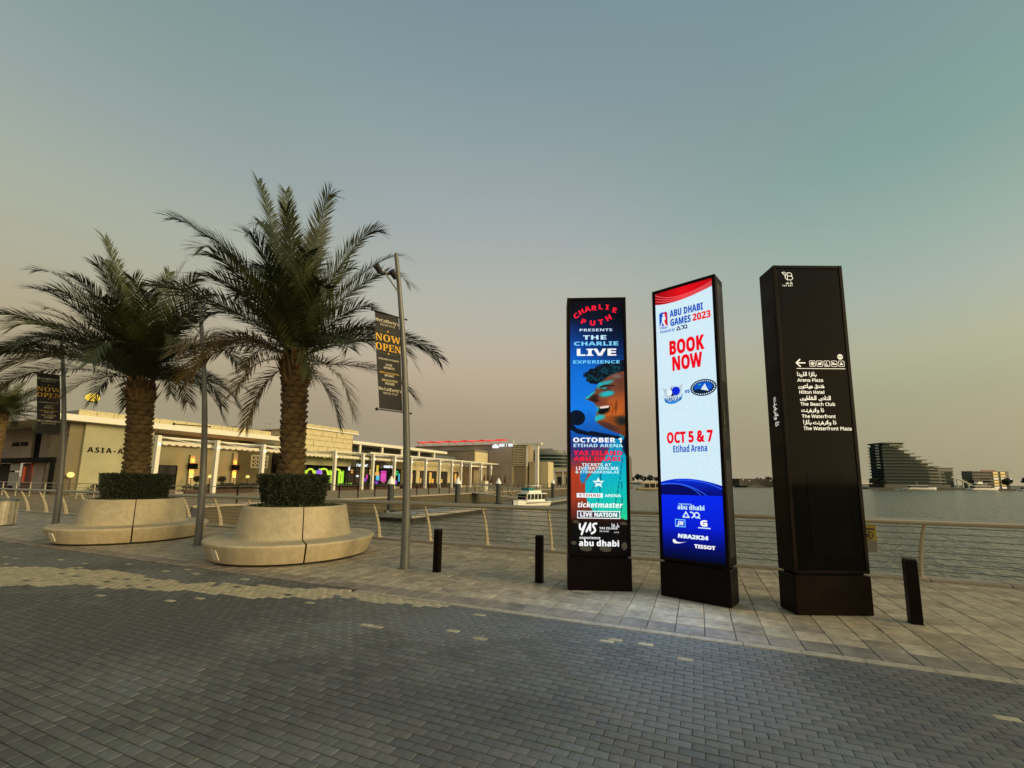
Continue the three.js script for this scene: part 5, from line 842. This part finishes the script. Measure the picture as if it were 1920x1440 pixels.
// ------------------------------------------------------------------ red canopy building, louvred tower, far blocks
{
  const b = site('red_canopy_building', 'building with a glowing red folded roof canopy and a white lit sign', 'building', -58, 98);
  b.put('wall', M.pink, [-71, -42.3, 95, 104, 0, 10.3]);
  b.put('wall_cap', M.creamDark, [-71.2, -42.1, 94.8, 104.2, 10.31, 10.55]);
  const red = glow([1.0, 0.045, 0.03], 0.75, [0.5, 0.02, 0.02]), dim = glow([0.6, 0.02, 0.02], 0.4, [0.4, 0.03, 0.03]);
  for (let i = 0; i < 5; i++) { // folded plates
    const s0 = -70.6 + i * 5, g = new THREE.BufferGeometry(), A = b.at(s0, 94.4, 11.75), B = b.at(s0 + 5, 94.4, 11.75), C = b.at(s0 + 2.5, 94.0, 11.2), Dd = b.at(s0 + 0.4, 101, 12.3), E = b.at(s0 + 4.6, 101, 12.3);
    const tri = (...k) => k.flatMap((q) => [q.x, q.y, q.z]); g.setAttribute('position', new THREE.Float32BufferAttribute([...tri(A, C, Dd), ...tri(C, E, Dd), ...tri(C, B, E)], 3)); g.computeVertexNormals();
    part('roof_fold', g, i % 2 ? red : red, b.g); part('fold_edge', rod(A, C, 0.09, 0.09, 6), dim, b.g); part('fold_edge', rod(C, B, 0.09, 0.09, 6), red, b.g); part('fold_rib', rod(C, b.at(s0 + 2.5, 96, 10.4), 0.06, 0.06, 5), dim, b.g);
  }
  for (let i = 0; i < 6; i++) b.put('canopy_strut', dim, rod(b.at(-70.4 + i * 4.9, 95.5, 10.4), b.at(-70.4 + i * 4.9, 95.2, 11.6), 0.07, 0.07, 5));
  b.put('roof_light', red, [-70.4, -46, 99.8, 100, 11.9, 12.15]);
  // lit sign: a cloud-like mark and a short unreadable name
  const sg = []; for (const [dx, dy, r] of [[0, 0, 0.42], [0.5, 0.12, 0.5], [1.0, -0.02, 0.4]]) { const w = b.at(-47.1 + dx, 94.6, 9.95 + dy); sg.push(ball(r, w.x, w.y, w.z, 8)); } part('sign_mark', sg, whiteNeon, b.g);
  const r = rng(77), lt = []; for (let i = 0; i < 6; i++) { const s = -45.5 + i * 0.62; lt.push(b.box(s, s + 0.12, 94.5, 94.6, 9.9, 10.6, 0.01)); if (r() < 0.7) lt.push(b.box(s + 0.14, s + 0.46, 94.5, 94.6, 9.9 + (r() < 0.5 ? 0 : 0.55), 10.05 + 0.5 * (r() < 0.5 ? 0 : 1), 0.01)); } part('sign_letters', lt, whiteNeon, b.g);
  // dark-roofed box with a beige flank
  b.put('annexe', M.creamDark, [-61.3, -48.9, 88, 94.7, 0, 8.5]); b.put('annexe_roof', M.greyWall, [-61.5, -48.7, 87.8, 94.9, 8.51, 8.8]); b.put('annexe_flank', M.facade, [-48.89, -48.7, 88.1, 94.6, 5.4, 8.3]);
}
{
  const b = site('louvred_tower', 'cream tower with horizontal louvres beside a tall white portal frame', 'tower', -40.5, 98);
  b.put('core', M.creamDark, [-42, -38.9, 95.4, 101, 0, 10.4]); b.put('wall', M.facade, [-42.2, -42.0, 95.2, 101, 0, 10.6]);
  for (let i = 0; i < 13; i++) b.put('louvre', M.facade, [-41.95, -38.8, 95.05, 95.35, 5.2 + i * 0.41, 5.42 + i * 0.41]);
  b.put('portal_post', M.white, [-36.2, -35.4, 95, 95.8, 0, 10.2], [-38.6, -38.2, 95, 95.5, 5, 10.2]); b.put('portal_beam', M.white, [-41, -34.6, 94.8, 96, 10.21, 10.75]); b.put('low_block', M.facade, [-38.5, -33.5, 97, 101, 0, 6.2]); b.put('roof_fin', M.white, [-44.2, -42.3, 96, 96.3, 10.4, 11.6]);
}
{
  const b = site('beige_arcade', 'low beige arcade building at the far end of the promenade, left of the concert screen', 'building', -48, 155);
  b.put('wall', M.facade, [-58, -30, 150, 160, 0, 6.4]); for (let i = 0; i < 7; i++) { b.put('opening', M.interior, [-55 + i * 3.4, -53.4 + i * 3.4, 149.9, 149.98, 0.2, 3.1]); b.put('pier', M.white, [-52.9 + i * 3.4, -52.3 + i * 3.4, 149.2, 149.8, 0, 5]); } b.put('arcade_beam', M.white, [-57, -30, 149, 149.9, 5.0, 5.5]);
}
{ // curved glass hotel beyond
  const g = thing('glass_hotel', 'distant curved teal glass building with pale floor bands, above the beige arcade', 'building', v3(13.5, 0, -268), 0);
  const shape = (r0, y0, y1) => { const s = new THREE.CylinderGeometry(r0, r0, y1 - y0, 40, 1); s.scale(1, 1, 0.55); s.translate(0, (y0 + y1) / 2, 0); return s.toNonIndexed(); };
  part('glass', shape(15, 0, 18.5), M.teal, g); for (let i = 0; i < 8; i++) part('floor_band', shape(15.5, 3 + i * 2.1, 3.5 + i * 2.1), M.greyWall, g); part('roof', shape(12.5, 18.6, 20.6), M.clerestory, g); part('roof_box', bx(-5, 4, 20.6, 21.8, -3, 3, 0.1), M.greyWall, g);
}
// ------------------------------------------------------------------ things along the far quay
{
  const b = site('quay_railing', 'thin brown post-and-rail fence along the far quay edge', 'railing', -26.9, 40);
  for (let t = 16; t < 96; t += 2.05) b.put('post', M.brown, [-26.94, -26.86, t - 0.03, t + 0.03, 0, 1.1, 0.005]);
  for (const h of [0.35, 0.7, 1.06]) b.put('rail', M.wire, rod(b.at(-26.9, 15.6, h), b.at(-26.9, 96, h), h > 1 ? 0.022 : 0.01, h > 1 ? 0.022 : 0.01, 5));
  const w = site('walkway_railing', 'pale thin railing across the walkway behind the far-left planter', 'railing', -34, 16.2);
  for (let s = -27.5; s > -60; s -= 2.3) w.put('post', M.rail, [s - 0.03, s + 0.03, 16.17, 16.23, 0, 1.12, 0.005]);
  for (const h of [0.3, 0.55, 0.8, 1.08]) w.put('rail', M.rail, rod(w.at(-27, 16.2, h), w.at(-60, 16.2, h), h > 1 ? 0.03 : 0.012, h > 1 ? 0.03 : 0.012, 5));
}
{ // low planting in front of the terrace and shops
  const mk = (label, t0, t1, s) => { const g = thing('low_hedge', label, 'hedge', P(s, t0, 0), TURN); part('box', bx(-0.3, 0.3, 0, 0.42, -(t1 - t0), 0, 0.02), M.timber, g); leaves('foliage', Math.round((t1 - t0) * 60), () => [v3(rr(-0.32, 0.32), rr(0.4, 0.78), -R() * (t1 - t0)), v3(rr(-1, 1), rr(0.2, 1), rr(-1, 1))], leafGeo(0.34, 0.07), g, [[0.02, 0.016, 0.008], [0.03, 0.024, 0.01], [0.016, 0.02, 0.008]]); };
  mk('dark planting trough in front of the terrace, left part', 26, 33, -46.7); mk('dark planting trough in front of the terrace, by the palm trunk', 33.8, 43.4, -46.7); mk('dark planting trough in front of the lime-lit shop', 44.2, 56, -47); mk('dark planting trough below the stone-faced shops', 61, 80, -48.2); mk('dark planting trough by the lettered wall', 20.5, 25, -49.9);
}
{ // folded parasols by the cafe
  const g = thing('parasol', 'dark folded parasol at the far cafe', 'parasol', P(-44, 84, 0), TURN, 'dark folded parasols by the far cafe');
  part('pole', rod(v3(0, 0, 0), v3(0, 2.9, 0), 0.04, 0.04, 6), M.brown, g); part('canopy', [cyl(0.34, 0.12, 1.0, 2.7, 10), cyl(0.12, 0.02, 2.7, 3.0, 10)], std([0.05, 0.03, 0.018], 0.9), g); part('foot', cyl(0.4, 0.4, 0, 0.08, 12), M.gap, g);
  g.userData.label = 'dark folded parasol at the near end of the far cafe row';
  for (let i = 1; i < 9; i++) copy(g, ['', 'second', 'third', 'fourth', 'fifth', 'sixth', 'seventh', 'eighth', 'ninth'][i] + ' dark folded parasol from the near end of the far cafe row', P(-44 + rr(-1.5, 1), 84 + i * 2.3 + rr(-0.5, 0.5), 0));
}
{ // mooring piles
  const spots = [[-22.6, 27.3, 'nearest the banner mast'], [-21.2, 35.1, 'second from the left, against the pergola'], [-20.0, 41.5, 'beside the gangway'], [-19.5, 58.6, 'right of the white cabin boat']];
  let first; for (const [s, t, w] of spots) { const label = `dark mooring pile with a white conical cap, ${w}`; if (first) copy(first, label, P(s, t, 0)); else { first = thing('mooring_pile', label, 'mooring pile', P(s, t, 0), TURN, 'capped mooring piles in the basin'); part('shaft', cyl(0.25, 0.25, -4, 1.22, 20), M.pile, first); part('cap', [cyl(0.3, 0.3, 1.22, 1.34, 20), cyl(0.3, 0.03, 1.34, 1.86, 20)], M.whitePaint, first); part('pile_ring', cyl(0.42, 0.42, -0.98, -0.84, 20), M.gap, first); } }
}
{ // pontoons and gangway
  const mk = (label, s0, s1, t0, t1) => { const b = site('pontoon', label, 'pontoon', (s0 + s1) / 2, (t0 + t1) / 2); b.put('float', M.gap, [s0 + 0.1, s1 - 0.1, t0 + 0.1, t1 - 0.1, -1.7, -1.02]); b.put('frame', M.pontoon, [s0, s1, t0, t1, -1.02, -0.85, 0.03]); const n = Math.round((t1 - t0) / 1.5); for (let i = 0; i < n; i++) { const a = t0 + i * (t1 - t0) / n; b.put('deck_panel', M.pontoon, [s0 + 0.06, s1 - 0.06, a + 0.02, a + (t1 - t0) / n - 0.02, -0.849, -0.80 + rr(0, 0.01), 0.01]); } for (let i = 0; i < n; i += 3) for (const s of [s0 + 0.2, s1 - 0.2]) b.put('cleat', M.pole, [s - 0.05, s + 0.05, t0 + i * 1.5 + 0.7, t0 + i * 1.5 + 1.0, -0.8, -0.62, 0.02]); };
  mk('pale floating pontoon below the railing beside the banner mast', -20.9, -17.9, 23.9, 34.7); mk('long pale floating pontoon behind the white cabin boat', -19.2, -16.4, 44.6, 92);
  const g = site('gangway', 'sloping grey truss gangway from the quay down to the pontoon', 'gangway', -22, 48);
  const A = (k, t, h) => g.at(mix(-26.6, -18.4, k), t, mix(0.02, -0.76, k) + h);
  g.put('walkway', M.pontoon, [-26.6, -26.0, 47.2, 48.8, -0.02, 0.03]); for (let i = 0; i < 8; i++) g.put('tread', M.pontoon, rod(A(i / 8, 47.3, 0), A(i / 8, 48.7, 0), 0.1, 0.1, 5), rod(A((i + 0.5) / 8, 47.3, 0), A((i + 0.5) / 8, 48.7, 0), 0.1, 0.1, 5));
  for (const t of [47.25, 48.75]) { g.put('chord', M.rail, rod(A(0, t, 0), A(1, t, 0), 0.06, 0.06, 6), rod(A(0, t, 1.15), A(1, t, 1.15), 0.05, 0.05, 6)); for (let i = 0; i < 8; i++) g.put('brace', M.rail, rod(A(i / 8, t, 0), A((i + 0.5) / 8, t, 1.15), 0.035, 0.035, 5), rod(A((i + 0.5) / 8, t, 1.15), A((i + 1) / 8, t, 0), 0.035, 0.035, 5)); }
}
{ // service pedestal on the quay
  const g = thing('service_pedestal', 'small cream utility box on the quay beside the third mooring pile', 'utility box', P(-27.5, 52.5, 0), TURN); part('cabinet', bx(-0.4, 0.4, 0.1, 1.5, -0.5, 0.5, 0.03), M.facade, g); part('plinth', bx(-0.45, 0.45, 0, 0.1, -0.55, 0.55, 0.01), M.greyWall, g); part('door', bx(0.4, 0.42, 0.2, 1.4, -0.42, 0.42, 0.01), M.white, g);
}
// boats: a lofted hull with cabin, windows and rails
function hull(L, B, H, sheer = 0.25) {
  const N = 14, pos = [], ring = (i) => { const u = i / N, w = B / 2 * Math.pow(Math.sin(Math.PI * Math.min(1, 0.28 + 0.72 * (1 - u) ) * 0.5 + 0), 0.9) * (u > 0.97 ? 0.25 : 1), z = -L / 2 + u * L, top = H + sheer * u * u; return [[-w, top, z], [-w * 0.86, H * 0.35, z], [-w * 0.3, -0.25, z * 0.94], [w * 0.3, -0.25, z * 0.94], [w * 0.86, H * 0.35, z], [w, top, z], [w * 0.0, top - 0.06, z]]; };
  for (let i = 0; i < N; i++) { const a = ring(i), b = ring(i + 1); for (let k = 0; k < 7; k++) { const m = (k + 1) % 7; for (const q of [a[k], b[k], b[m], a[k], b[m], a[m]]) pos.push(...q); } }
  const e = ring(0); for (let k = 1; k < 5; k++) pos.push(...e[0], ...e[k], ...e[k + 1]);
  const g = new THREE.BufferGeometry(); g.setAttribute('position', new THREE.Float32BufferAttribute(pos, 3)); g.setAttribute('uv', new THREE.Float32BufferAttribute(new Float32Array(pos.length / 3 * 2), 2)); g.computeVertexNormals(); return g;
}
{
  const g = thing('cabin_boat', 'small white cabin boat with a teal cover, moored at the pontoon', 'boat', P(-17.2, 43.6, -1.3), -0.80);
  part('hull', hull(6.4, 2.4, 0.85), M.whitePaint, g); part('fender_strip', bx(-1.2, 1.2, 0.66, 0.72, -3.1, 1.4, 0.02), M.black, g);
  const cab = part('cabin', [bx(-0.95, 0.95, 0.85, 1.12, -2.2, 1.5, 0.05), bx(-1.02, 1.02, 1.86, 1.98, -2.5, 1.5, 0.04)], M.whitePaint, g);
  for (const s of [-1, 1]) for (let i = 0; i < 5; i++) { part('window', bx(s * 0.93 - 0.015, s * 0.93 + 0.015, 1.14, 1.84, -2.1 + i * 0.72, -1.5 + i * 0.72, 0.01), M.darkGlass, cab); part('pillar', bx(s * 0.93 - 0.04, s * 0.93 + 0.04, 1.1, 1.87, -1.49 + i * 0.72, -1.39 + i * 0.72, 0.01), M.whitePaint, cab); }
  part('windscreen', bx(-0.9, 0.9, 1.13, 1.85, 1.44, 1.48, 0.01), M.darkGlass, cab); part('stern_door', bx(-0.4, 0.4, 1.0, 1.85, -2.24, -2.2, 0.01), M.darkGlass, cab);
  const fly = part('flybridge', [bx(-0.8, 0.8, 1.98, 2.35, -1.6, 0.9, 0.06), bx(-0.75, 0.75, 3.0, 3.06, -1.6, 0.3, 0.02), rod(v3(-0.7, 2.3, -1.5), v3(-0.7, 3.02, -1.4), 0.03), rod(v3(0.7, 2.3, -1.5), v3(0.7, 3.02, -1.4), 0.03), rod(v3(-0.7, 2.3, 0.5), v3(-0.7, 3.02, 0.2), 0.03), rod(v3(0.7, 2.3, 0.5), v3(0.7, 3.02, 0.2), 0.03)], M.whitePaint, g);
  const cv = bx(-0.84, 0.84, 2.36, 2.72, -0.2, 1.0, 0.14); part('canvas_cover', cv, std([0.01, 0.16, 0.16], 0.8), g);
  g.scale.setScalar(0.78); part('bow_rail', [rod(v3(-0.9, 1.0, 1.6), v3(-0.9, 1.5, 1.7), 0.02), rod(v3(0.9, 1.0, 1.6), v3(0.9, 1.5, 1.7), 0.02), rod(v3(-0.9, 1.5, 1.7), v3(0, 1.6, 3.1), 0.02), rod(v3(0.9, 1.5, 1.7), v3(0, 1.6, 3.1), 0.02)], M.rail, g); part('outboard', bx(-0.25, 0.25, 0.2, 1.0, -3.5, -3.15, 0.06), M.black, g);
}
{ // water taxi out in the channel, between the first two totems
  const g = thing('water_taxi', 'low water taxi with a warm-lit roof, crossing between the two lit screens', 'boat', v3(46, -1.3, -150), 1.5);
  part('hull', hull(13, 3.6, 0.8), std([0.5, 0.43, 0.26], 0.5), g); part('canopy', bx(-1.6, 1.6, 2.5, 2.75, -4.5, 4, 0.08), std([0.55, 0.42, 0.2], 0.6), g); part('cabin', bx(-1.4, 1.4, 0.8, 2.48, -4, 3.6, 0.05), M.darkGlass, g); part('light_strip', bx(-1.55, 1.55, 2.36, 2.48, -4.4, 3.9, 0.02), glow([1, 0.6, 0.25], 0.7), g); for (let i = 0; i < 5; i++) part('post', [bx(-1.55, -1.45, 0.8, 2.5, -4.3 + i * 2, -4.15 + i * 2, 0.01), bx(1.45, 1.55, 0.8, 2.5, -4.3 + i * 2, -4.15 + i * 2, 0.01)], M.white, g); part('prow', ball(0.5, 0, 1.0, 6.2, 8), M.black, g);
}
// ------------------------------------------------------------------ far shore on the right
struct('far_shore', sheet([[59, -617], [116, -462], [135, -422], [158, -326], [172, -300], [188, -233], [262, -226], [420, -215], [700, -150], [2500, -300], [2500, -2600], [-300, -2600], [-300, -900], [0, -700]], -0.5), std([0.10, 0.09, 0.06], 0.9), v3(0, 0, 0)).rotation.y = 0;
{
  const pts = [[59, -617], [116, -462], [135, -422], [158, -326], [172, -300], [188, -233], [262, -226], [420, -215], [700, -150]], g = [];
  for (let i = 0; i < pts.length - 1; i++) { const [a, b] = [pts[i], pts[i + 1]], L = Math.hypot(b[0] - a[0], b[1] - a[1]), q = bx(0, L, -3, -0.4, -0.6, 0.2, 0.05); q.rotateY(-Math.atan2(b[1] - a[1], b[0] - a[0])); q.translate(a[0], 0, a[1]); g.push(q); }
  part(numbered('shore_wall'), g, std([0.09, 0.085, 0.06], 0.95), scene, 'structure');
}
{ // terraced glass hotel stepping down to the right
  const K = 0.80, x0 = 246 * K, LEFT = 6, zf = -300 * K, g = thing('terraced_hotel', 'dark teal terraced hotel stepping down to the right across the water', 'building', v3(x0, -0.5, zf), 0);
  const glass = M.teal, band = std([0.012, 0.030, 0.028], 0.7), pale = std([0.20, 0.21, 0.155], 0.7, { map: mapFacade }), n = 14, fh = 1.80;
  for (let i = 0; i < n; i++) {
    const u = i / (n - 1), v = Math.max(0, (u - 0.42) / 0.58), right = mix(42.5, 18, Math.pow(v, 0.95)) - 1.2 * Math.min(1, u / 0.42), mid = mix(32, 11.2, v), left = LEFT + (i === n - 1 ? 0.8 : 0), y = i * fh;
    part('glass_floor', bx(left + 0.9, mid, y + 0.02, y + fh - 0.42, -9, 0, 0.02), glass, g);
    part('floor_slab', bx(left, mid + 0.3, y + fh - 0.41, y + fh, -9.4, 0.7, 0.03), band, g);
    part('terrace_wall', bx(mid + 0.02, right - 1.6, y + 0.02, y + fh - 0.42, -9, -2.2, 0.02), std([0.12, 0.13, 0.10], 0.7), g);
    part('balcony', bx(mid + 0.32, right, y + fh - 0.62, y + fh, -9.4, -0.6, 0.03), pale, g);
  }
  part('roof', bx(LEFT + 0.5, 19.5, n * fh, n * fh + 0.35, -10, 1, 0.05), band, g); part('roof_lantern', bx(11, 19, n * fh - 1.6, n * fh - 0.1, -3, 0.2, 0.05), pale, g);
  for (let i = 0; i < 9; i++) part('balcony_light', bx(LEFT - 0.5, LEFT - 0.02, 11 + i * 1.6, 11.6 + i * 1.6, -3, -1, 0.03), std([0.5, 0.5, 0.42], 0.6), g);
  part('podium', bx(LEFT - 0.5, 43, 0, 2.1, -10, 0.9, 0.1), std([0.02, 0.024, 0.022], 0.6), g);
}
{ // its neighbours
  const K = 0.80, Zf = -300 * K, Y = (y) => 1.6 + (y - 1.6) * K;
  const blk = (name, label, xa, xb, top, z, mat, bandM, floors) => { const g = thing(name, label, 'building', v3((xa + xb) / 2 * K, -0.5, Zf + z), 0), w = (xb - xa) / 2 * K, H = Y(top) + 0.5; part('wall', bx(-w, w, 0, H, -6, 0, 0.1), mat, g); for (let i = 0; i < floors; i++) { part('floor_band', bx(-w - 0.2, w + 0.2, (i + 0.75) * H / floors, (i + 0.98) * H / floors, -6, 0.3, 0.03), bandM, g); } return [g, w, H]; };
  const gry = std([0.085, 0.095, 0.09], 0.5, { map: mapFacade }), bnd = std([0.18, 0.18, 0.15], 0.7);
  const [a, aw, ah] = blk('office_block', 'plain grey block with a dark glass front, between the terraced hotel and the gold-lit building', 297.5, 308.5, 13.7, -4, gry, std([0.10, 0.11, 0.10], 0.7), 6); part('glass_front', bx(-aw * 0.5, aw * 0.8, 1, ah - 2.2, 0.31, 0.4, 0.02), M.teal, a);
  const [b, bw, bh] = blk('lit_building', 'grey building with two columns of gold lit windows across the water at far right', 319.5, 345.5, 11.4, -2, gry, bnd, 6);
  for (const [x, w] of [[1.2, 2.6], [5.4, 2.6]]) for (let i = 0; i < 6; i++) part('lit_window', bx(x, x + w, (i + 0.08) * bh / 6, (i + 0.72) * bh / 6, 0.31, 0.4, 0.01), glow(i % 3 ? [1.0, 0.62, 0.16] : [1, 0.8, 0.5], 0.8), b);
  for (let i = 0; i < 6; i++) for (let k = 0; k < 7; k++) part('window', bx(-bw + 0.6 + k * 1.55, -bw + 1.7 + k * 1.55, (i + 0.1) * bh / 6, (i + 0.7) * bh / 6, 0.02, 0.12, 0.01), M.darkGlass, b);
  part('roof_sign', bx(-2, 6, bh, bh + 0.7, -3, -2.6, 0.02), std([0.3, 0.1, 0.06], 0.7), b); part('corner_light', ball(0.35, bw + 0.4, bh * 0.55, 0.4, 8), whiteNeon, b);
  const [c, cw, ch] = blk('low_wing', 'low banded wing just left of the terraced hotel, behind the black totem', 231, 243, 14.0, -8, std([0.06, 0.065, 0.055], 0.7), std([0.26, 0.26, 0.20], 0.7), 6);
  const [d] = blk('dark_block', 'small dark flat-roofed block between the basketball screen and the black totem', 138, 156, 10, -60, gry, bnd, 3);
  const t = thing('slim_tower', 'very slim distant tower at the right edge of the concert screen', 'tower', v3(96, 0, -385), 0); part('shaft', bx(-1.2, 1.2, 0, 22.5, -1, 1, 0.1), std([0.22, 0.21, 0.18], 0.8), t); part('top', bx(-0.7, 0.7, 22.5, 24.5, -0.7, 0.7, 0.1), std([0.22, 0.21, 0.18], 0.8), t);
  const r = thing('footbridge', 'pale curved ramp descending right of the terraced hotel', 'bridge', v3(289 * K, 0, Zf + 10), 0); part('deck', tube([v3(0, 5.5, 0), v3(4, 4.6, 0), v3(9, 2.0, 0), v3(12.5, 0.1, 0)], 0.35, 24, 6), pale2(), r); part('railing', tube([v3(0, 6.3, 0.3), v3(4, 5.4, 0.3), v3(9, 2.8, 0.3), v3(12.5, 0.9, 0.3)], 0.08, 24, 5), pale2(), r); for (const x of [3, 6, 9]) part('pier', bx(x - 0.2, x + 0.2, 0, 4.4 - (x - 3) * 0.45, -0.3, 0.3, 0.02), pale2(), r);
}
function pale2() { return (M.pale2 ??= std([0.5, 0.5, 0.4], 0.7)); }
{ // low dark landing hall between the totems
  const g = thing('waterside_hall', 'long low dark waterside hall with a few lights, left of the black totem', 'building', v3(146, -0.5, -268), 0.35); part('wall', bx(-14, 16, 0, 4.6, -10, 0, 0.1), std([0.03, 0.026, 0.02], 0.8), g);
  const rf = new THREE.CylinderGeometry(17, 17, 10, 24, 1, false, -0.9, 1.8); rf.rotateX(Math.PI / 2); rf.scale(1, 0.28, 1); rf.translate(1, 1.4, -5); part('roof', rf.toNonIndexed(), std([0.045, 0.045, 0.045], 0.6), g);
  for (const [x, h] of [[-11, 3.9], [-6, 3.4], [2, 4.9], [12, 3.6], [14, 4.2]]) part('lamp', ball(0.22, x, h, 0.3, 8), glow([1, 0.8, 0.55], 1.2), g);
}
[[152.5, 8.2, -260, 'tall, over the dark hall'], [158, 6.2, -262, 'short, right of the hall roof'], [98, 8, -380, 'by the slim tower'], [112, 6.5, -390, 'left of the basketball screen'], [104, 5, -372, 'above the water taxi']].forEach(([x, h, z, w]) => {
  const g = thing('street_lamp', `distant lit street lamp, ${w}`, 'street lamp', v3(x, -0.5, z), 0, 'distant lamps on the far shore'); part('mast', rod(v3(0, 0, 0), v3(0, h, 0), 0.09, 0.06, 6), M.pole, g); part('lantern', ball(0.24, 0, h + 0.1, 0.1, 8), glow([1, 0.88, 0.7], 1.1), g); part('arm', rod(v3(0, h, 0), v3(-0.9, h + 0.15, 0), 0.05, 0.05, 5), M.pole, g);
});
{ // yachts at the far marina
  const yachts = [[204, -219, 14, 1.45, 'dark-windowed low white yacht in front of the terraced hotel'], [233, -216, 15, 1.6, 'three-deck white yacht at the right foot of the terraced hotel'], [256, -214, 13, 1.5, 'long low white boat below the gold-lit building, left'], [281, -212, 13, 1.55, 'long low white boat at the right edge below the gold-lit building'], [196, -222, 5, 1.5, 'small white motorboat right of the black totem']];
  yachts.forEach(([x, z, L, turn, label], i) => {
    const g = thing('yacht', label, 'boat', v3(x, -1.3, z), turn, undefined), k = L / 14; part('hull', hull(L, 3.4 * k + 0.4, 1.0 * k, 0.5), M.whitePaint, g);
    part('superstructure', [bx(-1.3 * k, 1.3 * k, 1.0 * k, 1.2 * k, -L * 0.42, L * 0.22, 0.05), bx(-1.3 * k, 1.3 * k, 2.1 * k, 2.3 * k, -L * 0.44, L * 0.18, 0.05)], M.whitePaint, g); part('window_band', bx(-1.25 * k, 1.25 * k, 1.21 * k, 2.09 * k, -L * 0.38, L * 0.16, 0.03), M.darkGlass, g);
    if (i === 1) { part('upper_deck', [bx(-1.1, 1.1, 2.31, 2.5, -5, 1.5, 0.05), bx(-1.2, 1.2, 3.3, 3.5, -5.2, 1.2, 0.05), bx(-0.9, 0.9, 3.5, 4.5, -3.6, -1, 0.1)], M.whitePaint, g); part('upper_windows', bx(-1.05, 1.05, 2.51, 3.29, -4.4, 1, 0.03), M.darkGlass, g); }
    part('mast', rod(v3(0, 2.2 * k, -L * 0.1), v3(0, 4.2 * k, -L * 0.14), 0.06, 0.04, 6), M.whitePaint, g);
  });
}
{ // trees on the far shore
  const crown = (r, seed) => { const q = rng(seed), gs = []; for (let i = 0; i < 90; i++) { const g = new THREE.TetrahedronGeometry(r * (0.22 + 0.2 * q())); g.rotateX(q() * 6); g.rotateY(q() * 6); const a = q() * 6.28, b = Math.acos(2 * q() - 1), d = r * Math.cbrt(q()); g.translate(Math.cos(a) * Math.sin(b) * d * 1.15, Math.cos(b) * d * 0.8, Math.sin(a) * Math.sin(b) * d); gs.push(g); } return mergeGeometries(gs); };
  const mats = [std([0.020, 0.024, 0.012], 0.9), std([0.028, 0.030, 0.015], 0.9)];
  const list = [[108, -452, 3.4], [113, -448, 2.6], [118, -440, 3.6], [124, -440, 2.8], [129, -436, 3.2], [134, -432, 2.6], [140, -428, 3.0], [268, -236, 2.2], [283, -238, 2.4], [289, -234, 2.0], [300, -236, 2.6], [252, -240, 1.8], [197, -240, 2.0], [201, -238, 1.6], [176, -306, 2.4], [180, -300, 2.0], [172, -312, 2.2]];
  let leftCount = 0, rightCount = 0;
  list.forEach(([x, z, r], i) => { const right = x > 184; const g = thing('tree', (right ? 'small dark tree on the far right shore' : 'small dark tree on the far shore between the totems') + `, ${['squat', 'rounded', 'tall', 'spreading', 'low'][i % 5]} crown`, 'tree', v3(x, -0.5, z), i, right ? 'dark trees on the right shore' : 'dark trees on the shore between the totems'); const k = right ? rightCount++ : leftCount++; g.userData.label = (right ? ['first', 'second', 'third', 'fourth', 'fifth', 'sixth', 'seventh'][k] + ' small dark tree counted along the far right shore' : ['first', 'second', 'third', 'fourth', 'fifth', 'sixth', 'seventh', 'eighth', 'ninth', 'tenth'][k] + ' small dark tree in the shore row between the totems'); part('trunk', rod(v3(0, 0, 0), v3(0.2, r * 1.4, 0), 0.22, 0.12, 6), M.bootDark, g); const c = crown(r, i + 40); c.translate(0.2, r * 1.9, 0); part('crown', c, mats[i % 2], g); });
}
renderer.render(scene, camera);
